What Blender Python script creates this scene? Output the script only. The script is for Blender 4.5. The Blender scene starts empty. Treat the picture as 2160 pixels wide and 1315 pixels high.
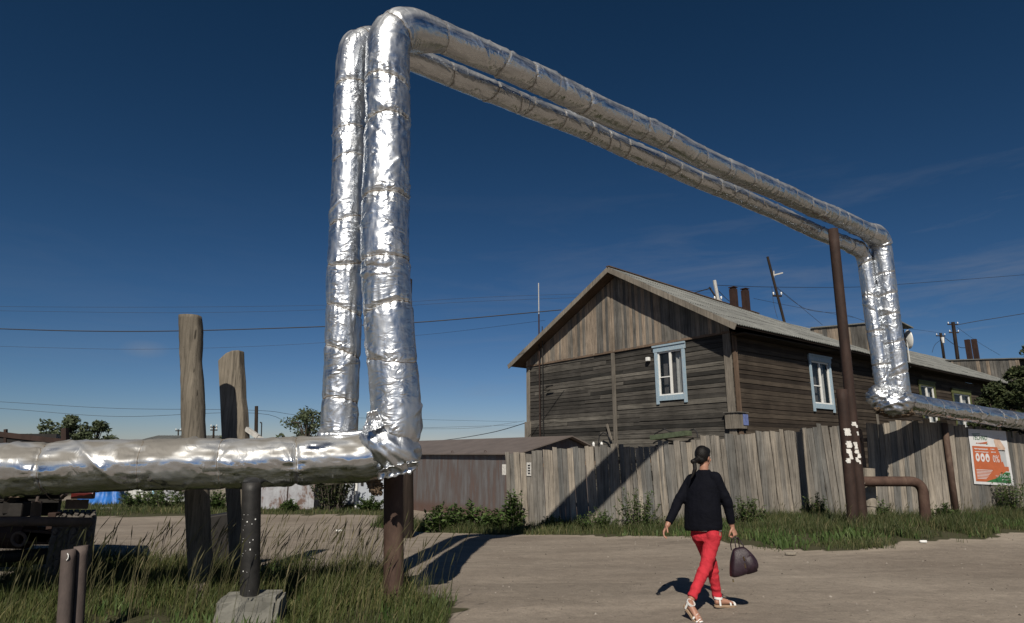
import bpy, bmesh, math, random
from mathutils import Vector, Matrix, noise
random.seed(7)
scene = bpy.context.scene
COL = scene.collection
PI = math.pi
# ------------------------------------------------------------------ camera model
F, CX, CY, CH = 1347.0, 1080.0, 657.5, 1.6
PITCH = math.atan(302/1347)
CP, SP = math.cos(PITCH), math.sin(PITCH)
def ray(u, v):
    up = CY-v
    y = F*CP-up*SP
    return (u-CX)/y, (F*SP+up*CP)/y
def W(u, v, Y):
    rx, rz = ray(u, v)
    return Vector((rx*Y, Y, CH+rz*Y))
cam = bpy.data.cameras.new('camera'); camo = bpy.data.objects.new('camera', cam); COL.objects.link(camo)
camo.location = (0, 0, CH); camo.rotation_euler = (PI/2+PITCH, 0, 0)
cam.sensor_width = 36; cam.lens = 36*F/2160; cam.clip_end = 5000; cam.clip_start = .05
scene.camera = camo

def sm(a, b, x):
    t = max(0, min(1, (x-a)/(b-a))); return t*t*(3-2*t)
def nz(x, y=0, z=0): return noise.noise(Vector((x, y, z)))
def G(x, y):
    k = max(0, min(y, 23)-8)
    g = -.041*k + .037*k*sm(-1, 9, x)
    g += .16*math.exp(-((x-7.2)**2/9+(y-14)**2/3.5))
    g -= .05*sm(-1.0, -2.2, x)*sm(10.5, 8.5, y)*sm(5, 6.5, y)
    g += (.03*nz(x*.5, y*.5, 3)+.016*nz(x*1.7, y*1.7, 9))*sm(60, 20, y)
    return g

# ------------------------------------------------------------------ materials
class NT:
    def __init__(s, name):
        s.m = bpy.data.materials.new(name); s.m.use_nodes = True
        s.t = s.m.node_tree; s.n = s.t.nodes; s.l = s.t.links
        s.b = s.n['Principled BSDF']
    def add(s, ty, **kw):
        n = s.n.new(ty)
        for k, v in kw.items(): setattr(n, k, v)
        return n
    def val(s, sock, v):
        if hasattr(v, 'is_output'): s.l.new(v, sock)
        else: sock.default_value = v
    def coord(s, kind='Object', scale=(1, 1, 1)):
        c = s.add('ShaderNodeTexCoord'); mp = s.add('ShaderNodeMapping')
        s.l.new(c.outputs[kind], mp.inputs[0]); mp.inputs['Scale'].default_value = scale
        return mp.outputs[0]
    def attr(s, name): return s.add('ShaderNodeAttribute', attribute_name=name)
    def noise(s, vec, scale, detail=4, rough=.6, dist=0):
        n = s.add('ShaderNodeTexNoise'); s.l.new(vec, n.inputs['Vector'])
        n.inputs['Scale'].default_value = scale; n.inputs['Detail'].default_value = detail
        n.inputs['Roughness'].default_value = rough; n.inputs['Distortion'].default_value = dist
        return n.outputs[0]
    def ramp(s, fac, stops, interp='LINEAR'):
        r = s.add('ShaderNodeValToRGB'); s.l.new(fac, r.inputs[0]); r.color_ramp.interpolation = interp
        e = r.color_ramp.elements
        while len(e) < len(stops): e.new(.5)
        for i, (p, c) in enumerate(stops):
            e[i].position = p
            e[i].color = (c, c, c, 1) if not isinstance(c, tuple) else (c[0], c[1], c[2], 1)
        return r.outputs[0]
    def mix(s, fac, a, b, mode='MIX'):
        m = s.add('ShaderNodeMix', data_type='RGBA', blend_type=mode)
        s.val(m.inputs[0], fac)
        for sock, v in ((m.inputs[6], a), (m.inputs[7], b)):
            if isinstance(v, tuple): v = (v[0], v[1], v[2], 1)
            s.val(sock, v)
        return m.outputs[2]
    def math(s, op, a, b=0.0):
        m = s.add('ShaderNodeMath', operation=op); s.val(m.inputs[0], a); s.val(m.inputs[1], b); return m.outputs[0]
    def bump(s, h, strength=.5, dist=.02, normal=None):
        b = s.add('ShaderNodeBump'); s.l.new(h, b.inputs['Height'])
        b.inputs['Strength'].default_value = strength; b.inputs['Distance'].default_value = dist
        if normal: s.l.new(normal, b.inputs['Normal'])
        return b.outputs[0]
    def out(s, col=None, rough=None, normal=None, metal=None, spec=None):
        if col is not None: s.val(s.b.inputs['Base Color'], (col[0], col[1], col[2], 1) if isinstance(col, tuple) else col)
        if rough is not None: s.val(s.b.inputs['Roughness'], rough)
        if normal is not None: s.l.new(normal, s.b.inputs['Normal'])
        if metal is not None: s.val(s.b.inputs['Metallic'], metal)
        if spec is not None: s.b.inputs['Specular IOR Level'].default_value = spec
        return s.m

def simple(name, c, rough=.6, var=.25, scale=6, metal=0, bump=.15, spec=.4):
    t = NT(name); v = t.coord(); n = t.noise(v, scale, 6, .65)
    f = t.ramp(n, [(.3, 1-var), (.7, 1+var)])
    col = t.mix(1.0, c, f, 'MULTIPLY')
    n2 = t.noise(v, scale*8, 3)
    return t.out(col, rough, t.bump(n2, bump, .005), metal, spec)

def wood(name, c0, c1, c2, axis=2, dark=.35, crack=.5, spec=.2):
    """weathered boards: rnd attribute per board, grain along axis"""
    t = NT(name); s = [22, 22, 22]; s[axis] = 1.1
    v = t.coord('Object', tuple(s)); r = t.attr('rnd').outputs['Fac']
    off = t.add('ShaderNodeVectorMath', operation='ADD'); t.l.new(v, off.inputs[0])
    cm = t.add('ShaderNodeCombineXYZ'); 
    for i in range(3): t.l.new(t.math('MULTIPLY', r, 37.0+11*i), cm.inputs[i])
    t.l.new(cm.outputs[0], off.inputs[1]); vv = off.outputs[0]
    grain = t.noise(vv, 1.0, 6, .7, .6)
    base = t.ramp(r, [(0, c0), (.5, c1), (1, c2)])
    g = t.ramp(grain, [(.30, dark), (.48, .92), (.70, 1.4)])
    col = t.mix(1.0, base, g, 'MULTIPLY')
    v2 = t.coord('Object', (1, 1, 1)); st = t.noise(v2, .9, 5, .65)
    col = t.mix(1.0, col, t.ramp(st, [(.3, .68), (.65, 1.18)]), 'MULTIPLY')
    s3 = [40, 40, 40]; s3[axis] = .8
    v3 = t.coord('Object', tuple(s3)); cr = t.noise(v3, 1.3, 3, .5, .3)
    col = t.mix(t.ramp(cr, [(.30, crack), (.36, 0.0)]), col, (.02, .017, .014))
    vo = t.add('ShaderNodeTexVoronoi'); s4 = [5.5, 5.5, 5.5]; s4[axis] = 2.6
    t.l.new(t.coord('Object', tuple(s4)), vo.inputs['Vector'])
    col = t.mix(t.ramp(vo.outputs['Distance'], [(.05, .7), (.11, 0.0)]), col, (.035, .025, .018))
    return t.out(col, .85, t.bump(grain, .7, .012), spec=spec)

def rustm(name, a, b, c, scale=5, rough=.75, flake=None):
    t = NT(name); v = t.coord('Object', (1, 1, .5)); n = t.noise(v, scale, 8, .7, .5)
    col = t.ramp(n, [(.3, a), (.5, b), (.7, c)])
    n2 = t.noise(v, scale*9, 4)
    if flake:
        n3 = t.noise(v, scale*2.2, 6, .8, 1.0)
        col = t.mix(t.ramp(n3, [(flake, 0.0), (flake+.03, 1.0)]), col, (.5, .44, .36))
    return t.out(col, rough, t.bump(n2, .4, .006), spec=.3)

def foilm():
    t = NT('silver_foil')
    a = t.attr('foil').outputs['Vector']
    def mp(sc):
        m = t.add('ShaderNodeMapping'); t.l.new(a, m.inputs[0]); m.inputs['Scale'].default_value = sc; return m.outputs[0]
    n1 = t.noise(mp((9, 1.5, 1.5)), 1.0, 2, .45, .7)
    n2 = t.noise(mp((20, 4.5, 4.5)), 1.0, 2, .5, .9)
    rid = t.math('ABSOLUTE', t.math('SUBTRACT', n1, .5))
    rid2 = t.math('ABSOLUTE', t.math('SUBTRACT', n2, .5))
    h = t.math('ADD', t.math('MULTIPLY', rid, 1.0), t.math('MULTIPLY', rid2, .16))
    ms = t.ramp(t.noise(mp((1.6, 1.2, 1.2)), 1.0, 2, .5), [(.42, .10), (.66, 1.0)])
    ms = t.math('MAXIMUM', ms, t.attr('near').outputs['Fac'])
    h = t.math('MULTIPLY', h, t.math('MULTIPLY', ms, t.attr('amp').outputs['Fac']))
    n3 = t.noise(mp((70, 6, 6)), 1.0, 2, .5)
    h = t.math('ADD', h, t.math('MULTIPLY', n3, .002))
    seam = t.attr('seam').outputs['Fac']
    dirt = t.noise(mp((2.5, 3, 3)), 1.0, 5, .7)
    dm = t.math('MULTIPLY', t.ramp(dirt, [(.42, 0.0), (.75, 1.0)]), .28)
    dm = t.math('MAXIMUM', dm, t.math('MULTIPLY', seam, .85))
    dust = t.attr('dust').outputs['Fac']
    dm = t.math('MAXIMUM', dm, dust)
    col = t.mix(dm, (.60, .625, .66), (.165, .155, .14))
    rough = t.math('ADD', t.math('MULTIPLY', dm, .5), t.math('ADD', -.01, t.math('MULTIPLY', t.attr('amp').outputs['Fac'], .33)))
    metal = t.math('SUBTRACT', 1.0, t.math('MULTIPLY', dm, .95))
    return t.out(col, rough, t.bump(h, .9, .05), metal)

M = {}
M['foil'] = foilm()
M['wire'] = simple('black_wire', (.02, .02, .022), .6)
M['tie'] = simple('tie_wire', (.16, .12, .08), .7)
M['fibre'] = simple('insulation_fibre', (.12, .085, .055), .95, .5, 20, bump=.8)
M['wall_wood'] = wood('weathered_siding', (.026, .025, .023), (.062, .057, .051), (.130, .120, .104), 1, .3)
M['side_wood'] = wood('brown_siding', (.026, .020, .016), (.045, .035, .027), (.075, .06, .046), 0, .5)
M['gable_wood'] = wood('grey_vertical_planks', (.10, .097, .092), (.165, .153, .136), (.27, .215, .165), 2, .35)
M['trim_wood'] = wood('grey_trim_board', (.13, .118, .102), (.175, .155, .13), (.20, .178, .15), 2, .5, .3)
M['trim_brown'] = wood('brown_trim_board', (.10, .07, .05), (.13, .09, .065), (.16, .115, .085), 2, .6, .3)
M['fence_wood'] = wood('bleached_fence_planks', (.118, .118, .114), (.190, .172, .150), (.275, .240, .198), 2, .40)
M['post_wood'] = wood('old_log_post', (.12, .105, .085), (.155, .135, .108), (.19, .165, .132), 2, .32, .9)
M['dark_post'] = wood('dark_creosote_pole', (.02, .014, .011), (.028, .02, .016), (.035, .026, .02), 2, .5)
M['rust'] = rustm('rust_brown_pipe', (.038, .022, .017), (.066, .040, .030), (.115, .078, .058))
M['rust_flake'] = rustm('rust_pipe_flaking_paint', (.035, .02, .015), (.07, .04, .03), (.11, .07, .052), 4, .8, .66)
M['rust_dark'] = rustm('dark_rust_pole', (.020, .012, .010), (.032, .018, .014), (.048, .028, .022))
M['chim'] = rustm('rusty_chimney', (.018, .010, .008), (.032, .016, .012), (.05, .026, .02))
M['tar'] = simple('black_tarred_steel', (.018, .017, .016), .55, .5, 12, bump=.3)
M['steel_old'] = rustm('old_steel_tube', (.055, .045, .042), (.085, .066, .06), (.12, .095, .085), 6)
M['white'] = simple('white_paint', (.72, .72, .70), .5, .08)
M['paper'] = simple('torn_white_paper', (.62, .61, .58), .8, .25, 14)
M['paper_grey'] = simple('grey_torn_notice', (.42, .41, .39), .8, .3, 20)
M['concrete'] = simple('concrete', (.17, .165, .145), .9, .25, 5, bump=.7)
M['dish'] = simple('dish_white', (.6, .6, .58), .4, .06)
M['shed_roof'] = simple('brown_metal_roof', (.135, .112, .10), .6, .18, 1.5)
M['curtain'] = simple('pale_curtain', (.5, .52, .52), .9, .12, 8)
M['net'] = simple('dim_net_curtain', (.13, .13, .135), .9, .3, 5)
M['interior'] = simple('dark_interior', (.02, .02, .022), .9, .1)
M['tarp'] = simple('blue_tarp', (.02, .13, .42), .5, .25, 4, bump=.6)
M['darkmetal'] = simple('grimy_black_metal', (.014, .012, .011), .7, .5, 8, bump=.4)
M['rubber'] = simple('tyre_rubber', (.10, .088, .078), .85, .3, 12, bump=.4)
M['redlens'] = simple('red_lens', (.07, .008, .007), .3, .15)
M['plank_grey'] = simple('grey_plank', (.25, .22, .18), .9, .3, 8)

def bluepaint():
    t = NT('peeling_blue_paint'); v = t.coord('Object', (3, 3, .9)); n = t.noise(v, 7, 8, .75, .6)
    col = t.mix(t.ramp(n, [(.52, 0.0), (.60, 1.0)]), (.27, .37, .45), (.42, .46, .48))
    n3 = t.noise(v, 15, 5, .8)
    col = t.mix(t.ramp(n3, [(.64, 0.0), (.68, 1.0)]), col, (.17, .14, .11))
    return t.out(col, .65, t.bump(n, .4, .005))
M['blue'] = bluepaint()
M['green'] = simple('olive_window_paint', (.085, .095, .035), .7, .35, 8)
def glassm():
    t = NT('window_glass'); t.b.inputs['Alpha'].default_value = .2
    return t.out((.03, .035, .04), .06, spec=1.0)
M['glass'] = glassm()
def roofm():
    t = NT('asbestos_roof'); v = t.coord('Object', (1, 1, 1)); n = t.noise(v, 1.2, 8, .7, .5)
    n2 = t.noise(v, 18, 5, .7)
    r = t.attr('rnd').outputs['Fac']
    col = t.mix(t.ramp(n, [(.35, 0.0), (.65, 1.0)]), (.14, .144, .14), (.215, .22, .208))
    col = t.mix(1.0, col, t.ramp(n2, [(.35, .72), (.6, 1.1)]), 'MULTIPLY')
    col = t.mix(1.0, col, t.ramp(r, [(0, .82), (1, 1.12)]), 'MULTIPLY')
    return t.out(col, .9, t.bump(n2, .4, .01), spec=.2)
M['roof'] = roofm()
def shedwall():
    t = NT('rust_streaked_sheet_metal'); v = t.coord('Object', (2.2, 2.2, .28)); n = t.noise(v, 2.2, 8, .68, .4)
    col = t.ramp(n, [(.30, (.19, .19, .20)), (.48, (.135, .125, .125)), (.56, (.125, .098, .092)), (.72, (.15, .105, .09))])
    v2 = t.coord('Object', (1, 1, 1)); sp = t.add('ShaderNodeSeparateXYZ'); t.l.new(v2, sp.inputs[0])
    low = t.ramp(t.math('ADD', sp.outputs[2], t.math('MULTIPLY', n, .5)), [(.50, 1.0), (.72, 0.0)])
    col = t.mix(t.math('MULTIPLY', low, .8), col, (.12, .072, .058))
    return t.out(col, .6, t.bump(n, .3, .01), .15, .3)
M['shed_wall'] = shedwall()
def garagem(name, a, b, rustamt=.56):
    t = NT(name); v = t.coord('Object', (1.2, 1.2, .8)); n = t.noise(v, 1.6, 8, .72, .5)
    col = t.ramp(n, [(.3, a), (.52, b), (rustamt+.06, (.13, .085, .07)), (.85, (.11, .065, .05))])
    return t.out(col, .65, t.bump(n, .3, .01))
M['garage_a'] = garagem('patchy_galvanised_doors', (.40, .42, .45), (.27, .27, .29), .53)
M['garage_b'] = garagem('pale_grey_garage', (.40, .43, .48), (.34, .37, .42), .75)
M['garage_c'] = garagem('whitewashed_board_wall', (.66, .67, .66), (.52, .53, .52), .68)
def barkm():
    t = NT('bark'); n = t.noise(t.coord('Object', (8, 8, 2)), 2, 6)
    return t.out(t.ramp(n, [(.3, (.05, .04, .03)), (.7, (.12, .10, .08))]), .9, t.bump(n, .6, .02))
M['bark'] = barkm()
def leafm(name, a, b, c, trans=.25):
    t = NT(name); r = t.attr('rnd').outputs['Fac']
    col = t.ramp(r, [(0, a), (.55, b), (1, c)])
    t.out(col, .6, spec=.25)
    tr = t.add('ShaderNodeBsdfTranslucent'); t.l.new(col, tr.inputs[0])
    mx = t.add('ShaderNodeMixShader'); mx.inputs[0].default_value = trans
    t.l.new(t.b.outputs[0], mx.inputs[1]); t.l.new(tr.outputs[0], mx.inputs[2])
    t.l.new(mx.outputs[0], t.n['Material Output'].inputs[0])
    return t.m
M['grass'] = leafm('meadow_grass', (.036, .052, .015), (.082, .098, .030), (.24, .20, .10))
M['verge'] = leafm('verge_grass', (.030, .045, .015), (.065, .080, .028), (.20, .17, .09))
M['straw'] = leafm('seed_stalks', (.055, .058, .025), (.11, .105, .05), (.22, .19, .11))
M['weed'] = leafm('weed_leaves', (.040, .072, .020), (.075, .118, .034), (.15, .18, .07))
M['leafdark'] = leafm('dark_tree_leaves', (.030, .042, .018), (.055, .072, .030), (.12, .13, .06))
M['leafgrey'] = leafm('grey_green_leaves', (.05, .07, .035), (.085, .105, .055), (.13, .15, .09))
def groundm():
    t = NT('sandy_dirt'); v = t.coord('Object', (1, 1, 1)); n = t.noise(v, .35, 8, .6, .3); n2 = t.noise(v, 6, 8, .7); n3 = t.noise(v, 45, 4, .7)
    tr = t.noise(t.coord('Object', (.25, 1.6, 1)), .8, 6, .6, .4)
    col = t.ramp(n, [(.3, (.235, .197, .162)), (.7, (.32, .275, .228))])
    col = t.mix(1.0, col, t.ramp(n2, [(.3, .82), (.7, 1.10)]), 'MULTIPLY')
    col = t.mix(1.0, col, t.ramp(tr, [(.35, .93), (.65, 1.05)]), 'MULTIPLY')
    col = t.mix(1.0, col, t.ramp(n3, [(.3, .80), (.65, 1.08)]), 'MULTIPLY')
    vo = t.add('ShaderNodeTexVoronoi'); t.l.new(v, vo.inputs['Vector']); vo.inputs['Scale'].default_value = 9
    col = t.mix(t.ramp(vo.outputs['Distance'], [(.09, .55), (.14, 0.0)]), col, (.10, .08, .065))
    bm_ = t.attr('berm').outputs['Fac']
    col = t.mix(t.math('MULTIPLY', bm_, .55), col, (.40, .34, .275))
    rt = t.noise(t.coord('Object', (.16, .75, 1)), .9, 5, .55, .9)
    col = t.mix(1.0, col, t.ramp(rt, [(.36, .80), (.46, 1.03), (.56, .88), (.7, 1.08)]), 'MULTIPLY')
    vg = t.attr('verge').outputs['Fac']
    vn = t.math('ADD', vg, t.math('MULTIPLY', t.math('SUBTRACT', n2, .5), .5))
    col = t.mix(t.ramp(vn, [(.35, 0.0), (.6, 1.0)]), col, (.060, .058, .032))
    h = t.math('ADD', t.math('MULTIPLY', n2, 1.0), t.math('MULTIPLY', n3, .25))
    h = t.math('ADD', h, t.math('MULTIPLY', tr, 1.2))
    return t.out(col, .95, t.bump(h, .8, .03), spec=.15)
M['ground'] = groundm()

# ------------------------------------------------------------------ mesh builder
class MB:
    def __init__(s): s.v = []; s.f = []; s.r = []
    def face(s, pts, r=None):
        i = len(s.v); s.v += [tuple(p) for p in pts]; s.f.append(tuple(range(i, i+len(pts)))); s.r.append(random.random() if r is None else r)
    def quadbox(s, p, r=None):
        """p: 8 corners, bottom 4 ccw then top 4"""
        if r is None: r = random.random()
        i = len(s.v); s.v += [tuple(q) for q in p]
        for f in ((3, 2, 1, 0), (4, 5, 6, 7), (0, 1, 5, 4), (1, 2, 6, 5), (2, 3, 7, 6), (3, 0, 4, 7)):
            s.f.append(tuple(i+k for k in f)); s.r.append(r)
    def box(s, x0, x1, y0, y1, z0, z1, r=None):
        s.quadbox([(x0, y0, z0), (x1, y0, z0), (x1, y1, z0), (x0, y1, z0), (x0, y0, z1), (x1, y0, z1), (x1, y1, z1), (x0, y1, z1)], r)
    def obox(s, c, ax, ay, az, r=None):
        c = Vector(c); ax = Vector(ax); ay = Vector(ay); az = Vector(az)
        s.quadbox([c-ax-ay-az, c+ax-ay-az, c+ax+ay-az, c-ax+ay-az, c-ax-ay+az, c+ax-ay+az, c+ax+ay+az, c-ax+ay+az], r)
    def beam(s, a, b, w, t, side=(0, 0, 1), r=None):
        """bar from a to b; w half-width along side, t half-thickness across"""
        a = Vector(a); b = Vector(b); d = (b-a); L = d.length; d.normalize(); sd = Vector(side); sd = (sd-d*sd.dot(d)).normalized(); n = d.cross(sd)
        s.obox((a+b)/2, d*L/2, sd*w, n*t, r)
    def tube(s, pts, rad, seg=10, cap=True, r=None, jit=0):
        pts = [Vector(p) for p in pts]; n = len(pts)
        if not hasattr(rad, '__len__'): rad = [rad]*n
        if r is None: r = random.random()
        i0 = len(s.v); up = None
        for i, p in enumerate(pts):
            d = (pts[min(i+1, n-1)]-pts[max(i-1, 0)]).normalized()
            if up is None: up = d.orthogonal().normalized()
            up = (up-d*up.dot(d)).normalized(); sd = d.cross(up)
            for k in range(seg):
                a = 2*PI*k/seg; q = rad[i]*(1+(jit*nz(p.z*2+k*.9, k*1.3, p.x) if jit else 0))
                s.v.append(tuple(p+up*math.cos(a)*q+sd*math.sin(a)*q))
        for i in range(n-1):
            for k in range(seg):
                a = i0+i*seg+k; b = i0+i*seg+(k+1) % seg
                s.f.append((a, b, b+seg, a+seg)); s.r.append(r)
        if cap:
            s.f.append(tuple(i0+k for k in range(seg))[::-1]); s.r.append(r)
            s.f.append(tuple(i0+(n-1)*seg+k for k in range(seg))); s.r.append(r)
    def prism(s, poly, off, r=None):
        """poly: planar 3d points, off: extrusion vector"""
        off = Vector(off); n = len(poly); i = len(s.v)
        if r is None: r = random.random()
        s.v += [tuple(p) for p in poly]+[tuple(Vector(p)+off) for p in poly]
        s.f.append(tuple(range(i, i+n))[::-1]); s.r.append(r); s.f.append(tuple(range(i+n, i+2*n))); s.r.append(r)
        for k in range(n):
            a = i+k; b = i+(k+1) % n; s.f.append((a, b, b+n, a+n)); s.r.append(r)
    def build(s, name, mat, parent=None, smooth=False, fix=True, bevel=0):
        me = bpy.data.meshes.new(name); me.from_pydata(s.v, [], s.f)
        at = me.attributes.new('rnd', 'FLOAT', 'FACE'); at.data.foreach_set('value', s.r)
        me.materials.append(M[mat] if isinstance(mat, str) else mat)
        if fix:
            bm = bmesh.new(); bm.from_mesh(me); bmesh.ops.recalc_face_normals(bm, faces=bm.faces); bm.to_mesh(me); bm.free()
        if smooth: me.polygons.foreach_set('use_smooth', [True]*len(me.polygons))
        o = bpy.data.objects.new(name, me); COL.objects.link(o)
        if parent: o.parent = parent
        if bevel:
            m = o.modifiers.new('bevel', 'BEVEL'); m.width = bevel; m.segments = 2; m.limit_method = 'ANGLE'
        return o

def tag(o, label=None, cat=None, group=None, kind=None):
    if label: o['label'] = label
    if cat: o['category'] = cat
    if group: o['group'] = group
    if kind: o['kind'] = kind
    return o
def empty(name, loc, rz=0):
    o = bpy.data.objects.new(name, None); COL.objects.link(o); o.location = loc; o.rotation_euler = (0, 0, rz); o.empty_display_size = .3
    return o

# ------------------------------------------------------------------ plan data
AZ, TEL = .10, .85
E1 = Vector((.795, .606, 0)).normalized(); E2 = Vector((-E1.y, E1.x, 0)); A1 = math.atan2(E1.y, E1.x)
HC = Vector((8.0, 23.0, 0))
def hit(u, v, P, e):
    """ray through the vertical plane P + t*e; returns (t, z)"""
    rx, rz = ray(u, v)
    t = (rx*P.y-P.x)/(e.x-rx*e.y)
    return t, CH+rz*(P.y+t*e.y)
def gable(u, v, x0=0.0):            # local (y,z) on plane local x = x0 of the house
    return hit(u, v, HC+E1*x0, E2)
def side(u, v, y0=0.0):
    return hit(u, v, HC+E2*y0, E1)
FA = Vector((-.1, 18.45, 0)); F1 = Vector((3.9, 17.05, 0)); F2 = Vector((8.1, 18.0, 0)); FB = Vector((9.4, 17.55, 0)); FM = Vector((11.95, 17.78, 0)); FC = Vector((17.2, 20.35, 0))
VERGE_R = [(-4.5, 22.5), (-4.0, 19.8), (-2.2, 17.6), (0, 16.7), (1.3, 16.1), (3.3, 15.0), (4.2, 13.4), (4.8, 12.0), (6.0, 11.7), (7.2, 12.5), (8.8, 12.6), (10.4, 14.1), (13, 15.0), (18, 17.5), (18, 20.9), (15.6, 19.7), (12, 17.8), (9.4, 17.6), (8.1, 18.1), (3.9, 17.15), (-.1, 18.6)]
VERGE_L = [(-9, 4.0), (-.9, 4.0), (-.62, 6.4), (-.65, 7.3), (-1.25, 8.3), (-1.55, 9.3), (-2.2, 10.2), (-4, 10.0), (-6, 10.6), (-9, 11.2)]
VERGE_F = [(-24, 24.5), (-14, 24.6), (-10, 25.2), (-5.2, 24.9), (-4.2, 25.5), (-4.6, 30), (-9, 33), (-24, 33)]
def inpoly(x, y, P):
    c = False; j = len(P)-1
    for i in range(len(P)):
        xi, yi = P[i]; xj, yj = P[j]
        if (yi > y) != (yj > y) and x < (xj-xi)*(y-yi)/(yj-yi)+xi: c = not c
        j = i
    return c
def verge_at(x, y):
    x2 = x+.35*nz(x*1.1, y*1.1, 5); y2 = y+.35*nz(x*1.1, y*1.1, 15)
    return any(inpoly(x2, y2, P) for P in (VERGE_R, VERGE_L, VERGE_F))

# ------------------------------------------------------------------ ground
def frange(a, b, s):
    n = int(round((b-a)/s)); return [a+(b-a)*i/n for i in range(n)]
xs = [-900, -400, -150, -80, -50]+frange(-35, -10, 1)+frange(-10, 19, .16)+frange(19, 40, 1.5)+[40, 60, 100, 200, 450, 900]
ys = [-60, -20]+frange(-8, 3, 1)+frange(3, 23, .16)+frange(23, 34, .5)+[34, 40, 50, 70, 120, 250, 600, 1500]
vv = [(x, y, G(x, y)) for y in ys for x in xs]
nx = len(xs)
ff = [(j*nx+i, j*nx+i+1, (j+1)*nx+i+1, (j+1)*nx+i) for j in range(len(ys)-1) for i in range(nx-1)]
me = bpy.data.meshes.new('ground'); me.from_pydata(vv, [], ff); me.materials.append(M['ground'])
me.polygons.foreach_set('use_smooth', [True]*len(me.polygons))
bv = []
for p in vv:
    b_ = 0
    if -6 < p[0] < 14 and 9 < p[1] < 18 and not verge_at(p[0], p[1]):
        b_ = sum(verge_at(p[0]+.55*math.cos(k*PI/4), p[1]+.55*math.sin(k*PI/4)) for k in range(8))/8
    bv.append(min(1, b_*2))
at = me.attributes.new('berm', 'FLOAT', 'POINT'); at.data.foreach_set('value', bv)
at = me.attributes.new('verge', 'FLOAT', 'POINT')
at.data.foreach_set('value', [1.0 if (p[1] > 34 or (p[0] > 10 and p[1] > 21) or verge_at(p[0], p[1])) else 0.0 for p in vv])
go = bpy.data.objects.new('ground', me); COL.objects.link(go); tag(go, kind='structure')

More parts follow.
